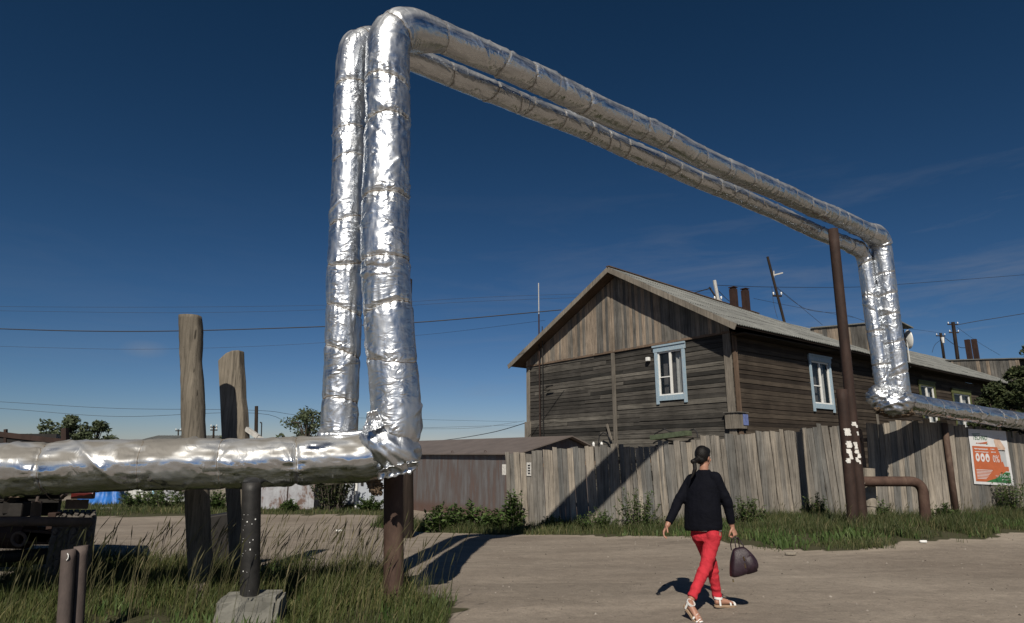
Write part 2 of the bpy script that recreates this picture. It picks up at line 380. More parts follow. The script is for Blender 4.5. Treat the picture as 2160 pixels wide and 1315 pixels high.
# ------------------------------------------------------------------ foil pipes
def fillet(pts, rads, n=14):
    out = [Vector(pts[0])]
    for i in range(1, len(pts)-1):
        p0, p, p1 = Vector(pts[i-1]), Vector(pts[i]), Vector(pts[i+1]); a = (p0-p).normalized(); b = (p1-p).normalized(); r = rads[i]
        if r == 0: out.append(p); continue
        for k in range(n+1):
            t = k/n; out.append((p+a*r)*(1-t)**2+p*2*t*(1-t)+(p+b*r)*t*t)
    out.append(Vector(pts[-1])); return out
def resample(pts, step):
    out = [pts[0].copy()]; acc = 0
    for i in range(len(pts)-1):
        a, b = pts[i], pts[i+1]; L = (b-a).length; t = step-acc
        while t <= L:
            out.append(a+(b-a)*t/L); t += step
        acc = L-(t-step)
    return out
def foil_pipe(name, pts, fil, R0, seed, label, seamstep, dustfn, sf=.75, risers=(), seg=72):
    ST = .02; path = resample(fillet(pts, fil), ST); n = len(path)
    rnd = random.Random(seed); seams = []; s = .3
    tot = n*ST
    while s < tot:
        seams.append((s, rnd.uniform(-.5, .5), rnd.uniform(.6, 1.3), rnd.uniform(0, 6.28))); s += seamstep*rnd.uniform(.55, 1.35)
    # slow wobble of the whole sleeve
    verts = []; foil = []; seamv = []; dustv = []; nearv = []; ampv = []
    cre = sorted([(rnd.uniform(.2, tot), rnd.uniform(0, 2*PI), rnd.uniform(-1.1, 1.1), rnd.uniform(.5, 1.5), rnd.uniform(.010, .032)*rnd.choice((1, 1, -1))) for _ in range(int(tot*4.2))])
    up = None; si = 0; ringinfo = []
    for i, p in enumerate(path):
        s = i*ST
        d = (path[min(i+1, n-1)]-path[max(i-1, 0)]).normalized()
        if up is None: up = Vector((0, 0, 1)) if abs(d.z) < .9 else Vector((1, 0, 0))
        up = (up-d*up.dot(d)).normalized(); sd = d.cross(up)
        ringinfo.append((p, up.copy(), sd.copy()))
        pw = p+up*.035*nz(s*.6, seed, 1)+sd*.035*nz(s*.6, seed, 7); vert = abs(d.z); lc = [q for q in cre if abs(q[0]-s) < .5]
        dr = min((Vector((p.x-q.x, p.y-q.y, 0))).length for q in risers); spn = sm(.25, .95, dr) if p.z > 5 else 0; R1 = R0*(1+(sf-1)*spn)*(.93 if p.z < 1.8 else (.87 if p.x > 9 and p.z < 6.9 else 1))
        near = [q for q in seams if abs(q[0]-s) < .45]
        for k in range(seg):
            a = 2*PI*k/seg; ca, sa = math.cos(a), math.sin(a)
            r = 1+.05*nz(s*1.5, ca*.7+seed, sa*.7)
            pin = 0; close = 0; rnd_s = 1.25 if spn < .5 else 1.0
            for (ss, tilt, dep, ph) in near:
                dd = s-ss-tilt*.18*math.cos(a+ph)
                g = math.exp(-abs(dd)/.022); pin = max(pin, g*dep); close = max(close, math.exp(-(dd/.14)**2)*dep)
            r -= .085*pin*rnd_s
            # folds radiating from the seams, elongated round the pipe elsewhere
            f1 = 1-abs(nz(s*3.2+ca*1.6, ca*3.2+seed*1.7, sa*3.2))*2
            f2 = 1-abs(nz(s*9+sa*2.2, ca*4.4, sa*4.4+seed))*2
            f3 = nz(s*2.2, ca*9+seed, sa*9)-.5*abs(nz(s*1.6, ca*15+seed, sa*15))
            r += (.036*f1*(.4+.6*close)+.020*f2+.075*f3*close)*(1 if spn < .5 else .8)
            for (s0_, t0_, sl_, ln_, am_) in lc:
                dt = (a-t0_+PI) % (2*PI)-PI
                if abs(dt) > ln_*1.6: continue
                dd = abs(s-s0_-sl_*.28*dt)
                if dd < .12: r += am_/R0*math.exp(-dd/.025)*math.exp(-(dt/ln_)**2)*1.0
            r -= .02
            q = R1*r
            verts.append(tuple(pw+up*ca*q+sd*sa*q)); foil.append((s+seed*3, ca*R0*3.2, sa*R0*3.2)); seamv.append(min(1, pin*pin)); nearv.append(min(1, close)); ampv.append(1.0 if vert > .5 else (.75 if p.z > 5 else .42))
            nzv = (up*ca+sd*sa).z
            dustv.append(min(1, max(0, dustfn(p)*sm(-.02, .38, nzv)*(.95+1.0*nz(s*2.3, ca*2, sa*2+9)+.5*nz(s*7, ca*5, sa*5)))))
    faces = []
    for i in range(n-1):
        for k in range(seg):
            a = i*seg+k; b = i*seg+(k+1) % seg; faces.append((a, b, b+seg, a+seg))
    faces.append(tuple(range(seg))[::-1]); faces.append(tuple((n-1)*seg+k for k in range(seg)))
    me = bpy.data.meshes.new('foil_sleeve'); me.from_pydata(verts, [], faces); me.materials.append(M['foil'])
    at = me.attributes.new('foil', 'FLOAT_VECTOR', 'POINT'); at.data.foreach_set('vector', [c for f in foil for c in f])
    at = me.attributes.new('amp', 'FLOAT', 'POINT'); at.data.foreach_set('value', ampv)
    at = me.attributes.new('near', 'FLOAT', 'POINT'); at.data.foreach_set('value', nearv)
    at = me.attributes.new('seam', 'FLOAT', 'POINT'); at.data.foreach_set('value', seamv)
    at = me.attributes.new('dust', 'FLOAT', 'POINT'); at.data.foreach_set('value', dustv)
    me.polygons.foreach_set('use_smooth', [True]*len(me.polygons))
    o = bpy.data.objects.new('foil_sleeve', me); COL.objects.link(o)
    root = empty(name, (0, 0, 0)); tag(root, label, 'insulated pipe', 'foil wrapped heating pipes'); o.parent = root
    for (ss, tilt, dep, ph) in seams:
        if ss > tot-.5: continue
        ring = []
        for k in range(37):
            kk = (k*2) % 72; a = 2*PI*kk/72
            sp = ss+tilt*.18*math.cos(a+ph); i = min(n-1, max(0, int(round(sp/ST))))
            v = Vector(verts[i*seg+kk]); c = path[i]; ring.append(v+(v-c).normalized()*.004)
        mb = MB(); mb.tube(ring, .0042 if .5 < abs((path[min(n-1, int(ss/.02)+2)]-path[max(0, int(ss/.02)-2)]).normalized().z) else .0024, 4, cap=False); mb.build('tie_wire', 'tie', root)
    return root, path

RA, RB = .282, .213
YA, YB = 7.3, 7.6
gA0 = W(-700, 1004, 6.25); gA1 = W(815, 975, YA); gA2 = W(817, 62, YA)
gAm = W(815, 600, YA)
aR = Vector((9.45, 15.63, 0))
def onspan(u, v, P):
    t, z = hit(u, v, P, E1); q = P+E1*t; return Vector((q.x, q.y, z))
PA = Vector((gA2.x, gA2.y, 0))
sA = [onspan(931, 80, PA), onspan(1053, 131, PA), onspan(1266, 229, PA), onspan(1523, 353, PA), onspan(1651, 408, PA), onspan(1779, 465, PA), onspan(1856, 501, PA)]
print('A span', [tuple(round(c, 2) for c in p) for p in sA])
eA = sA[-1]
vA = W(1900, 848, eA.y+.1)
rA = [W(2005, 866, 17.33), W(2165, 890, 18.95), W(2500, 930, 23.5)]
cornerA = Vector((gA2.x, gA2.y, 7.05))
def dust(p): return .98 if (p.z < 2.2 and p.y < 10) else .30 if p.z > 6.6 else .12
ptsA = [gA0, W(300, 983, 6.85), W(640, 974, 7.2), W(838, 966, YA), gAm, cornerA]+sA[:-1]+[eA, vA]+rA
filA = [0, .3, .3, .45, .4, .42, .12, .5, .5, .5, .5, .3, .40, .4, .3, .5, 0]
pipeA, pathA = foil_pipe('insulated_pipe', ptsA, filA, RA, 3, 'thicker nearer foil wrapped pipe arching over the road, crumpled elbow at left foreground', .78, dust, .75, [cornerA, eA])
bB = W(716, 915, YB); tB = W(744, 118, YB)
PB = Vector((tB.x, tB.y, 0))
sB = [onspan(931, 150, PB), onspan(1053, 201, PB), onspan(1144, 237, PB), onspan(1266, 288, PB), onspan(1523, 400, PB), onspan(1651, 454, PB), W(1725, 492, 14.75), W(1821, 528, 16.0)]
print('B span', [tuple(round(c, 2) for c in p) for p in sB])
eB = sB[-1]; vB = W(1866, 838, eB.y)
kneeB = onspan(1900, 850, Vector((vB.x, vB.y, 0)))
ptsB = [W(-600, 1004, 6.9), W(400, 982, 7.45), W(714, 966, YB), W(726, 600, YB), Vector((tB.x, tB.y, sB[0].z)), ]+sB[:-1]+[eB, vB, W(1925, 850, eB.y+.5), W(1990, 868, eB.y+1.6)]
filB = [0, .3, .4, .5, .4, .5, .5, .5, .5, .5, .3, .3, .42, .45, .3, 0]
filB = filB[:len(ptsB)-1]+[0]
pipeB, pathB = foil_pipe('insulated_pipe', ptsB, filB, RB, 11, 'thinner foil wrapped pipe running behind and below the thicker one', .7, dust, .83, [ptsB[4], eB])
print('elbow A', tuple(eA), 'vA', tuple(vA), 'vB', tuple(vB))

# torn foil flaps and hanging insulation at the near elbow
def crumple(name, c, ax, ay, nu, nv, amp, mat, parent, seed, curl=0, shape=None):
    c = Vector(c); ax = Vector(ax); ay = Vector(ay); nn = ax.cross(ay).normalized(); mb = MB(); P = {}
    for i in range(nu+1):
        for j in range(nv+1):
            a = i/nu*2-1; b = j/nv*2-1
            if shape: a *= shape(b)
            w = amp*(1-2*abs(nz(a*3+seed, b*3, seed)))+amp*.6*nz(a*7, b*7+seed, 2)+curl*b*b+curl*.5*a*a
            e = 1+.12*nz(i*.9, j*.9, seed)
            P[i, j] = len(mb.v); mb.v.append(tuple(c+ax*a*e+ay*b*e+nn*w))
    for i in range(nu):
        for j in range(nv): mb.f.append((P[i, j], P[i+1, j], P[i+1, j+1], P[i, j+1])); mb.r.append(.5)
    o = mb.build(name, mat, parent, smooth=True, fix=False)
    if mat == 'foil':
        at = o.data.attributes.new('foil', 'FLOAT_VECTOR', 'POINT'); at.data.foreach_set('vector', [q for v in o.data.vertices for q in v.co]); o.data.attributes.new('amp', 'FLOAT', 'POINT').data.foreach_set('value', [1.0]*len(o.data.vertices))
    m = o.modifiers.new('solid', 'SOLIDIFY'); m.thickness = .006
    return o
# a wrinkled gusset bulging out to the right of the elbow
def lump(name, c, rx, rz, ry, mat, parent, seed, tilt=0, fold=.22, seg=48, rings=32):
    mb = MB(); c = Vector(c); ct, st = math.cos(tilt), math.sin(tilt)
    for j in range(rings+1):
        ph = PI*j/rings
        for k in range(seg):
            th = 2*PI*k/seg; d = Vector((math.sin(ph)*math.cos(th), math.sin(ph)*math.sin(th), math.cos(ph)))
            f = 1+fold*(.5-abs(nz(d.x*2.2+seed, d.y*2.2, d.z*3.4))*2)+fold*.5*(.5-abs(nz(d.x*5, d.y*5+seed, d.z*6))*2)
            p = Vector((d.x*rx, d.y*ry, d.z*rz))*f; p = Vector((p.x*ct-p.z*st, p.y, p.x*st+p.z*ct)); mb.v.append(tuple(c+p))
    for j in range(rings):
        for k in range(seg):
            a = j*seg+k; b = j*seg+(k+1) % seg; mb.f.append((a, b, b+seg, a+seg)); mb.r.append(.5)
    o = mb.build(name, mat, parent, smooth=True)
    if mat == 'foil':
        at = o.data.attributes.new('foil', 'FLOAT_VECTOR', 'POINT'); at.data.foreach_set('vector', [q for v in o.data.vertices for q in v.co]); o.data.attributes.new('amp', 'FLOAT', 'POINT').data.foreach_set('value', [1.0]*len(o.data.vertices))
    return o
lump('elbow_wrap', W(822, 945, YA-.02), .36, .27, .32, 'foil', pipeA, 2, -.5, .13)
lump('elbow_wrap', W(1888, 850, eA.y-.05), .45, .30, .34, 'foil', pipeA, 5, .2, .22)
lump('elbow_wrap', W(1862, 838, eB.y-.05), .36, .30, .30, 'foil', pipeB, 9, .1, .22)
crumple('foil_flap', W(786, 892, YA-.27), (.075, .03, .03), (-.02, .02, .10), 14, 14, .035, 'foil', pipeA, 4, .06, lambda b: 1-.35*b)
crumple('foil_flap', W(838, 984, YA-.17), (.22, .06, .05), (.03, -.03, .06), 22, 10, .035, 'foil', pipeA, 8, .05, lambda b: 1-.2*abs(b))
crumple('foil_flap', W(868, 880, YA+.05), (.05, .01, .0), (.01, .02, .09), 6, 8, .02, 'foil', pipeA, 14, .03)
crumple('foil_flap', W(718, 925, YB-.2), (.26, 0, .01), (.0, -.04, .06), 14, 6, .02, 'foil', pipeB, 18, -.04)
lump('insulation_tuft', W(790, 1022, YA+.02), .07, .11, .06, 'fibre', pipeA, 31, .5, .6)
lump('insulation_tuft', W(1885, 868, eA.y-.02), .42, .14, .2, 'fibre', pipeA, 33, -.1, .4)

# ------------------------------------------------------------------ steel and wooden supports
def post(name, u, vt, vb, Y, r, mat, label, cat, group=None, seg=20, u2=None, extra=.4, smooth=True, jit=0):
    a = W(u, vt, Y); b = W(u2 if u2 else u, vb, Y); b.z = G(b.x, b.y)-extra
    mb = MB(); n = 14; mb.tube([b+(a-b)*i/n for i in range(n+1)], [r*(1+.0*i) for i in range(n+1)], seg, jit=jit)
    o = mb.build(name, mat, None, smooth=False)
    for p in o.data.polygons: p.use_smooth = len(p.vertices) == 4
    tag(o, label, cat, group); return o
post('support_post', 830, 985, 1230, 7.78, .115, 'rust', 'thick rusty steel post standing in grass below the crumpled pipe elbow', 'post', u2=835)
post('support_post', 531, 1018, 1255, 6.95, .095, 'tar', 'black tarred steel post with white paint specks standing on the concrete block', 'post', u2=529, extra=-.12)
mb = MB()
for i in range(22):
    v = random.uniform(1080, 1245); a = random.uniform(-.9, .9)
    c = W(530+a*17, v, 6.95); c.y = 6.95-math.cos(a*1.0)*.098; c.x = W(530, v, 6.95).x+math.sin(a)*.098
    q = random.choice([.0015, .002, .003, .005]); mb.obox(c, (q, q*a*.8, 0), (0, .002, 0), (0, 0, q*random.uniform(.6, 2)))
po = [o for o in COL.objects if o.name.startswith('support_post')][-1]
mb.build('paint_specks', 'white', po)
post('utility_pole', 857, 590, 1105, 16.2, .15, 'dark_post', 'dark brown pole seen close behind the near vertical pipe', 'pole', u2=862, jit=.1)
post('pipe_stub', 145, 1160, 1310, 6.2, .058, 'steel_old', 'left of the two short rusty steel stubs standing side by side in the grass', 'pipe stub', 'short steel stubs', u2=147)
post('pipe_stub', 171, 1152, 1310, 6.32, .058, 'steel_old', 'right, taller one of the two short rusty steel stubs in the grass', 'pipe stub', 'short steel stubs', u2=174)
mb = MB(); c = W(142, 1175, 6.14)
mb.tube([c+Vector((math.cos(a)*.03-.02, 0, math.sin(a)*.035)) for a in (-1, -.5, 0, .5, 1)], .005, 5)
s0 = [o for o in COL.objects if o.name.startswith('pipe_stub')][0]; mb.build('chalk_mark', 'white', s0)
# concrete block
mb = MB(); bc = W(533, 1254, 6.95); L = .30
mb.box(-L, L, -.2, .22, -.42, 0)
blk = mb.build('concrete_block', 'concrete', None); blk.location = (bc.x, 6.95, bc.z); blk.rotation_euler = (.03, .0, .12)
bm = bmesh.new(); bm.from_mesh(blk.data); bmesh.ops.bevel(bm, geom=bm.edges[:], offset=.035, segments=2, affect='EDGES'); bmesh.ops.subdivide_edges(bm, edges=bm.edges[:], cuts=3, use_grid_fill=True)
for v in bm.verts: v.co += Vector((nz(*(v.co*7)), nz(*(v.co*7+Vector((9, 0, 0)))), nz(*(v.co*7+Vector((0, 9, 0))))))*.03
bm.to_mesh(blk.data); bm.free(); tag(blk, 'pale rough concrete block in the grass under the black post', 'concrete block')

def log(name, prof, Y, depth, mat, label, seed):
    """prof: list of (uL,uR,v) rows; elliptical section"""
    mb = MB(); seg = 20; i0 = 0; rows = []
    P = []
    for i in range(len(prof)-1):
        a, b = prof[i], prof[i+1]
        for k in range(5): P.append([a[j]+(b[j]-a[j])*k/5 for j in range(3)])
    P.append(prof[-1])
    for i, (ul, ur, v) in enumerate(P):
        l = W(ul, v, Y); r = W(ur, v, Y); c = (l+r)/2; h = (r.x-l.x)/2
        for k in range(seg):
            a = 2*PI*k/seg; q = 1+.09*nz(c.z*3.1+seed, math.cos(a)*1.5, math.sin(a)*1.5)+.05*nz(c.z*9+seed, math.cos(a)*4, math.sin(a)*4)
            mb.v.append((c.x+math.cos(a)*h*q, Y+math.sin(a)*depth*q, c.z))
    n = len(P)
    for i in range(n-1):
        for k in range(seg):
            a = i*seg+k; b = i*seg+(k+1) % seg; mb.f.append((a, b, b+seg, a+seg)); mb.r.append(.4)
    mb.f.append(tuple(range(seg))); mb.r.append(.9)
    o = mb.build(name, mat, None); 
    for p in o.data.polygons: p.use_smooth = len(p.vertices) == 4
    return tag(o, label, 'wooden post', 'old wooden posts'), mb
log('wooden_post', [(379, 424, 667), (380, 427, 700), (382, 425, 760), (384, 429, 830), (384, 432, 900), (386, 435, 960), (390, 440, 1030), (394, 442, 1100), (397, 446, 1170), (400, 450, 1290)], 8.2, .14, 'post_wood', 'tall round weathered log post with a flat sawn top', 1)
# slab post with an obliquely broken top
mb = MB(); Y = 9.32
out = [(463, 762), (470, 755), (480, 746), (492, 741), (508, 740), (509, 770), (512, 805), (513, 840), (517, 870), (520, 930), (522, 1000), (524, 1080), (526, 1200), (488, 1200), (482, 1080), (476, 1000), (471, 930), (468, 860), (465, 800)]
poly = [W(u, v, Y) for u, v in out]; mb.prism([(p.x, p.y-.07, p.z) for p in poly], (.03, .14, 0), .8)
o = mb.build('wooden_post', 'post_wood', None, bevel=.02); tag(o, 'shorter slab-like wooden post with an obliquely broken top', 'wooden post', 'old wooden posts')
# white-ended bracket on it
mb = MB(); mb.beam(W(520, 905, 9.3), W(545, 922, 9.25), .03, .03); mb.beam(W(545, 922, 9.25), W(556, 928, 9.2), .02, .02)
tag(mb.build('lamp_bracket', 'paper_grey', None), 'small pale metal bracket fixed to the side of the broken-topped post', 'bracket')
# broken crate / box next to it
mb = MB(); b0 = W(470, 1145, 10.4); mb.obox((b0.x, b0.y, G(b0.x, b0.y)+.4), (.26, .05, .04), (-.04, .2, 0), (0, 0, .42)); 
tag(mb.build('metal_box', 'darkmetal', None, bevel=.02), 'black metal box tilted in grass behind the black post', 'box')

# right side poles
Yp = 14.3
post('support_pole', 1757, 484, 1092, Yp, .110, 'rust_dark', 'tall brown steel pole holding up the far end of the pipe span', 'pole', u2=1818)
post('support_pole', 1775, 822, 1110, Yp-.35, .112, 'rust_dark', 'short rusty steel pole with torn white paper, left of the tall pole', 'pole', u2=1800)
def pole_x(u0, v0, u1, v1, v): return u0+(u1-u0)*(v-v0)/(v1-v0)
def scraps(axis, Yc, r, items, mat, parent, name):
    for (du, v, w, h, sd) in items:
        mb = MB(); u = axis(v)+du; p = W(u, v, Yc); N = 8; c = W(axis(v), v, Yc)
        sc = W(1780, v, Yc).z-W(1780, v+1, Yc).z
        base = math.asin(max(-.95, min(.95, (p.x-c.x)/(r+.004))))
        rows = max(4, int(h/1.6)); N = 12
        P = {}
        for j in range(rows+1):
            for i in range(N+1):
                wob = 1+.8*nz(j*.45+sd, 3 if i < N/2 else 7, v)
                ang = base+(i/N-.5)*w*sc/r*wob; zz = c.z+(.5-j/rows)*h*sc*(1+.2*nz(i*.9, sd, 1))
                cc = W(axis(v+(j/rows-.5)*h), v, Yc).x
                P[i, j] = len(mb.v); q = r+.006+.004*nz(i, j, sd); mb.v.append((cc+math.sin(ang)*q, Yc-math.cos(ang)*q, zz))
        for j in range(rows):
            for i in range(N): mb.f.append((P[i, j], P[i+1, j], P[i+1, j+1], P[i, j+1])); mb.r.append(.5)
        mb.build(name, mat, parent)
pl = [o for o in COL.objects if o.name.startswith('support_pole')]
ax1 = lambda v: pole_x(1757, 484, 1818, 1092, v)
ax2 = lambda v: pole_x(1775, 822, 1800, 1110, v)
scraps(ax2, Yp-.35, .112, [(0, 912, 13, 15, 1), (1, 938, 13, 14, 2), (-2, 952, 8, 9, 3), (-4, 972, 8, 10, 8), (2, 960, 8, 18, 12)], 'paper', pl[1], 'paper_scrap')
scraps(ax1, Yp, .110, [(-3, 940, 6, 14, 4), (-2, 953, 8, 8, 5), (2, 962, 7, 9, 6), (-3, 970, 5, 10, 7), (2, 975, 4, 8, 9), (-2, 895, 9, 8, 10), (3, 900, 5, 6, 11), (4, 915, 4, 8, 13)], 'paper', pl[0], 'paper_scrap')
# horizontal rusty pipe with elbow
mb = MB(); Yq = 14.6
pts = fillet([W(1815, 1016, Yq), W(1945, 1016, Yq), W(1952, 1085, Yq), W(1953, 1130, Yq)], [0, .28, .05, 0]); pts = resample(pts, .03)
mb.tube(pts, .108, 22); o = mb.build('rusty_elbow_pipe', 'rust_flake', None, smooth=True); tag(o, 'bare rusty pipe leaving the poles sideways and bending down into the grass', 'pipe')
mb = MB(); mb.tube([W(1832, 988, 15.0), W(1836, 1068, 15.0)], .13, 18); mb.tube([W(1836, 1066, 15.0), W(1837, 1085, 15.0)], .11, 18)
o = mb.build('pipe_stump', 'plank_grey', None, smooth=False); tag(o, 'pale wrapped pipe stump behind the rusty poles', 'pipe stub')
mb = MB(); p0 = W(1837, 1060, 15.0); mb.tube([(p0.x, p0.y, G(p0.x, p0.y)-.2), p0], .05, 10); mb.build('stem', 'rust_dark', o)

# ------------------------------------------------------------------ fences
def fence(name, a, b, topz, height, label, lean=0, wmin=.11, wmax=.19, seed=1, root=None):
    rnd = random.Random(seed); d = (b-a); L = d.length; d.normalize(); nrm = Vector((d.y, -d.x, 0))
    if nrm.y > 0: nrm = -nrm
    if root is None:
        root = empty(name, (a.x, a.y, G(a.x, a.y))); tag(root, label, 'fence', 'plank fences along the road')
    inv = Vector(root.location)
    mb = MB(); s = 0
    while s < L:
        w = rnd.uniform(wmin, wmax); p = a+d*(s+w/2); tz = topz(s/L)+rnd.gauss(0, .035)-(.16 if rnd.random() < .04 else 0); g = G(p.x, p.y)-.1
        ln = lean*(tz-g)+rnd.gauss(0, .012); t = rnd.uniform(0, .022); hw = w/2-.004
        r = rnd.random()
        zs = [g, g+(tz-g)*.33, g+(tz-g)*.66, tz]; dx = [0, ln*.33+rnd.gauss(0, .006), ln*.66+rnd.gauss(0, .006), ln]
        ch = rnd.uniform(-.012, .012)
        for i in range(3):
            q = []
            for (z, x, e) in ((zs[i], dx[i], 0), (zs[i+1], dx[i+1], ch if i == 2 else 0)):
                for (sx, sn) in ((-hw, t), (hw, t), (hw, t+.025), (-hw, t+.025)):
                    q.append(p+d*(sx-x)+nrm*sn+Vector((0, 0, z+(e if sx > 0 else -e)))-inv)
            mb.quadbox(q, r)
        s += w
    mb.build('planks', 'fence_wood', root)
    for k, fz in enumerate((.3, .82)):
        mb = MB(); A = a-nrm*.05; B = b-nrm*.05
        A = Vector((A.x, A.y, G(a.x, a.y)+(topz(0)-G(a.x, a.y))*fz))-inv; Bz = Vector((B.x, B.y, G(b.x, b.y)+(topz(1)-G(b.x, b.y))*fz))-inv
        mb.beam(A, Bz, .05, .03); mb.build('rail', 'trim_brown', root)
    n = max(1, int(L/2.4))
    for i in range(n+1):
        p = a+d*(L*i/n)-nrm*.13; mb = MB(); g = G(p.x, p.y)
        mb.box(p.x-.06-inv.x, p.x+.06-inv.x, p.y-.06-inv.y, p.y+.06-inv.y, g-.3-inv.z, topz(i/n)-.15-inv.z); mb.build('post', 'trim_brown', root)
    return root
def ftop(u, v, P, Q):
    return hit(u, v, P, (Q-P).normalized())
def interp(T):
    def f(x, L=1):
        s = x*L
        if s <= T[0][0]: return T[0][1]
        for (a, za), (b, zb) in zip(T, T[1:]):
            if s <= b: return za+(zb-za)*(s-a)/(b-a)
        return T[-1][1]
    return f
TOPPX = [(1071, 956), (1180, 948), (1300, 941), (1420, 932), (1540, 918), (1640, 909), (1760, 900), (1835, 895)]
fen1 = None
dF = (F1-FA).normalized()
for (pa, pb, us) in ((FA, F1, (1060, 1400)), (F1, F2, (1330, 1760)), (F2, FB, (1640, 1840))):
    dd_ = (pb-pa).normalized(); LL = (pb-pa).length
    ff_ = interp([hit(u, v, pa, dd_) for (u, v) in TOPPX if us[0] < u < us[1]])
    r_ = fence('plank_fence', pa+dd_*.01, pb, lambda t: ff_(t, LL)+.015*nz(t*30), 2.2, 'long bleached plank fence behind the woman, left of the rusty poles', lean=.045, seed=4+int(pa.x), root=fen1)
    fen1 = fen1 or r_
dF1 = (FM-FB).normalized(); LF1 = (FM-FB).length; dF2 = (FC-FM).normalized(); LF2 = (FC-FM).length
fi1 = interp([hit(u, v, FB, dF1) for (u, v) in ((1830, 893), (1900, 887), (1995, 893))])
fi2 = interp([hit(u, v, FM, dF2) for (u, v) in ((1998, 897), (2080, 907), (2165, 918))])
fenm = fence('plank_fence', FB+dF1*.03, FM, lambda t: fi1(t, LF1), 2.2, 'short fence stretch behind the bent rusty pipe, half in shadow', lean=-.06, wmin=.13, wmax=.22, seed=19)
fen2 = fence('plank_fence', FM+dF2*.03, FC, lambda t: fi2(t, LF2), 2.2, 'leaning plank fence carrying the orange poster at the right edge', lean=-.10, wmin=.11, wmax=.2, seed=9)
# steel post in the fence
q = hit(1985, 893, FB, dF1); q2 = hit(2010, 1085, FB, dF1); nF2 = Vector((dF2.y, -dF2.x, 0)); nF1 = Vector((dF1.y, -dF1.x, 0))
a = FB+dF1*q[0]+nF1*.12; b = FB+dF1*q2[0]+nF1*.12
mb = MB(); mb.tube([(a.x, a.y, q[1]), (b.x, b.y, G(b.x, b.y)-.3)], .075, 14)
o = mb.build('fence_post', 'rust', None, smooth=True); tag(o, 'rusty steel post leaning against the fence left of the poster', 'post')
# poster
PU = [(2037, 905), (2116, 910), (2134, 1025), (2050, 1021)]
pc = [FM+dF2*hit(u, v, FM, dF2)[0]+nF2*.06+Vector((0, 0, hit(u, v, FM, dF2)[1])) for u, v in PU]
TL, TR, BR, BL = pc
nP = (TR-TL).cross(BL-TL).normalized()
if nP.y > 0: nP = -nP
def PP(s, t, h=0.0):
    a = TL+(TR-TL)*s; b = BL+(BR-BL)*s; w = .008*nz(s*3, t*4, 2)
    return a+(b-a)*t+nP*(h+w)
mb = MB(); P = {}
for i in range(21):
    for j in range(25): P[i, j] = len(mb.v); mb.v.append(tuple(PP(i/20, j/24)))
for i in range(20):
    for j in range(24): mb.f.append((P[i, j], P[i+1, j], P[i+1, j+1], P[i, j+1])); mb.r.append(.5)
M['poster_white'] = simple('poster_paper', (.60, .60, .61), .5, .08, 6)
M['poster_orange'] = simple('poster_orange', (.44, .115, .045), .5, .1, 6)
M['poster_green'] = simple('poster_green', (.03, .14, .05), .5, .1, 6)
M['poster_pink'] = simple('poster_tan', (.50, .36, .28), .5, .2, 6)
M['poster_grey'] = simple('poster_grey', (.40, .41, .42), .5, .1, 6)
M['poster_black'] = simple('poster_black', (.02, .02, .02), .5, .1)
poster = mb.build('poster', 'poster_white', None, smooth=True); tag(poster, 'white advertising poster with orange and green panels on the right-hand fence', 'poster')
def panel(name, pts, mat, h=.004):
    # subdivided so that it follows the sheet
    bm = bmesh.new(); vs = [bm.verts.new((s, t, 0)) for s, t in pts]; bm.faces.new(vs)
    bmesh.ops.triangulate(bm, faces=bm.faces[:]); bmesh.ops.subdivide_edges(bm, edges=bm.edges[:], cuts=4, use_grid_fill=True)
    for v in bm.verts: v.co = PP(v.co.x, v.co.y, h)
    me = bpy.data.meshes.new(name); bm.to_mesh(me); bm.free(); me.materials.append(M[mat]); o = bpy.data.objects.new(name, me); COL.objects.link(o); o.parent = poster
    return o
panel('orange_panel', [(.05, .31), (.70, .31), (.86, .74), (.56, .88), (.30, .95), (.05, .95)], 'poster_orange')
panel('green_panel', [(.30, .951), (.62, .85), (.74, .762), (.94, .762), (.94, .96)], 'poster_green')
panel('orange_strip', [(.76, .66), (.93, .66), (.93, .745), (.79, .745)], 'poster_orange')
panel('photo_patch', [(.63, .17), (.78, .15), (.92, .33), (.88, .36), (.70, .34), (.66, .30)], 'poster_pink')
panel('product_patch', [(.74, .385), (.90, .385), (.90, .66), (.77, .66)], 'poster_grey')
panel('black_bar', [(.72, .36), (.90, .36), (.90, .378), (.72, .378)], 'poster_black', .006)
def pill(cx, cy, rx, ry): return [(cx+rx*math.cos(a*PI/8), cy+ry*math.sin(a*PI/8)) for a in range(16)]
for k in range(3): panel('white_symbol', pill(.155+.125*k, .515, .052, .078), 'poster_white', .007)
for k in range(3): panel('symbol_mark', pill(.155+.125*k, .515+.01*k, .02, .03), 'poster_orange', .009)
for k in range(7): panel('small_print', [(.09, .735+.026*k), (.50-.03*k, .735+.026*k), (.50-.03*k, .745+.026*k), (.09, .745+.026*k)], 'poster_white', .007)
panel('logo_underline', [(.22, .255), (.46, .215), (.43, .262)], 'poster_orange', .006)
for (s0, s1, tt) in ((.08, .28, .085), (.42, .46, .26)): panel('logo_stroke', [(s0, tt), (s1, tt-.01), (s1, tt+.005), (s0, tt+.015)], 'poster_green', .006)
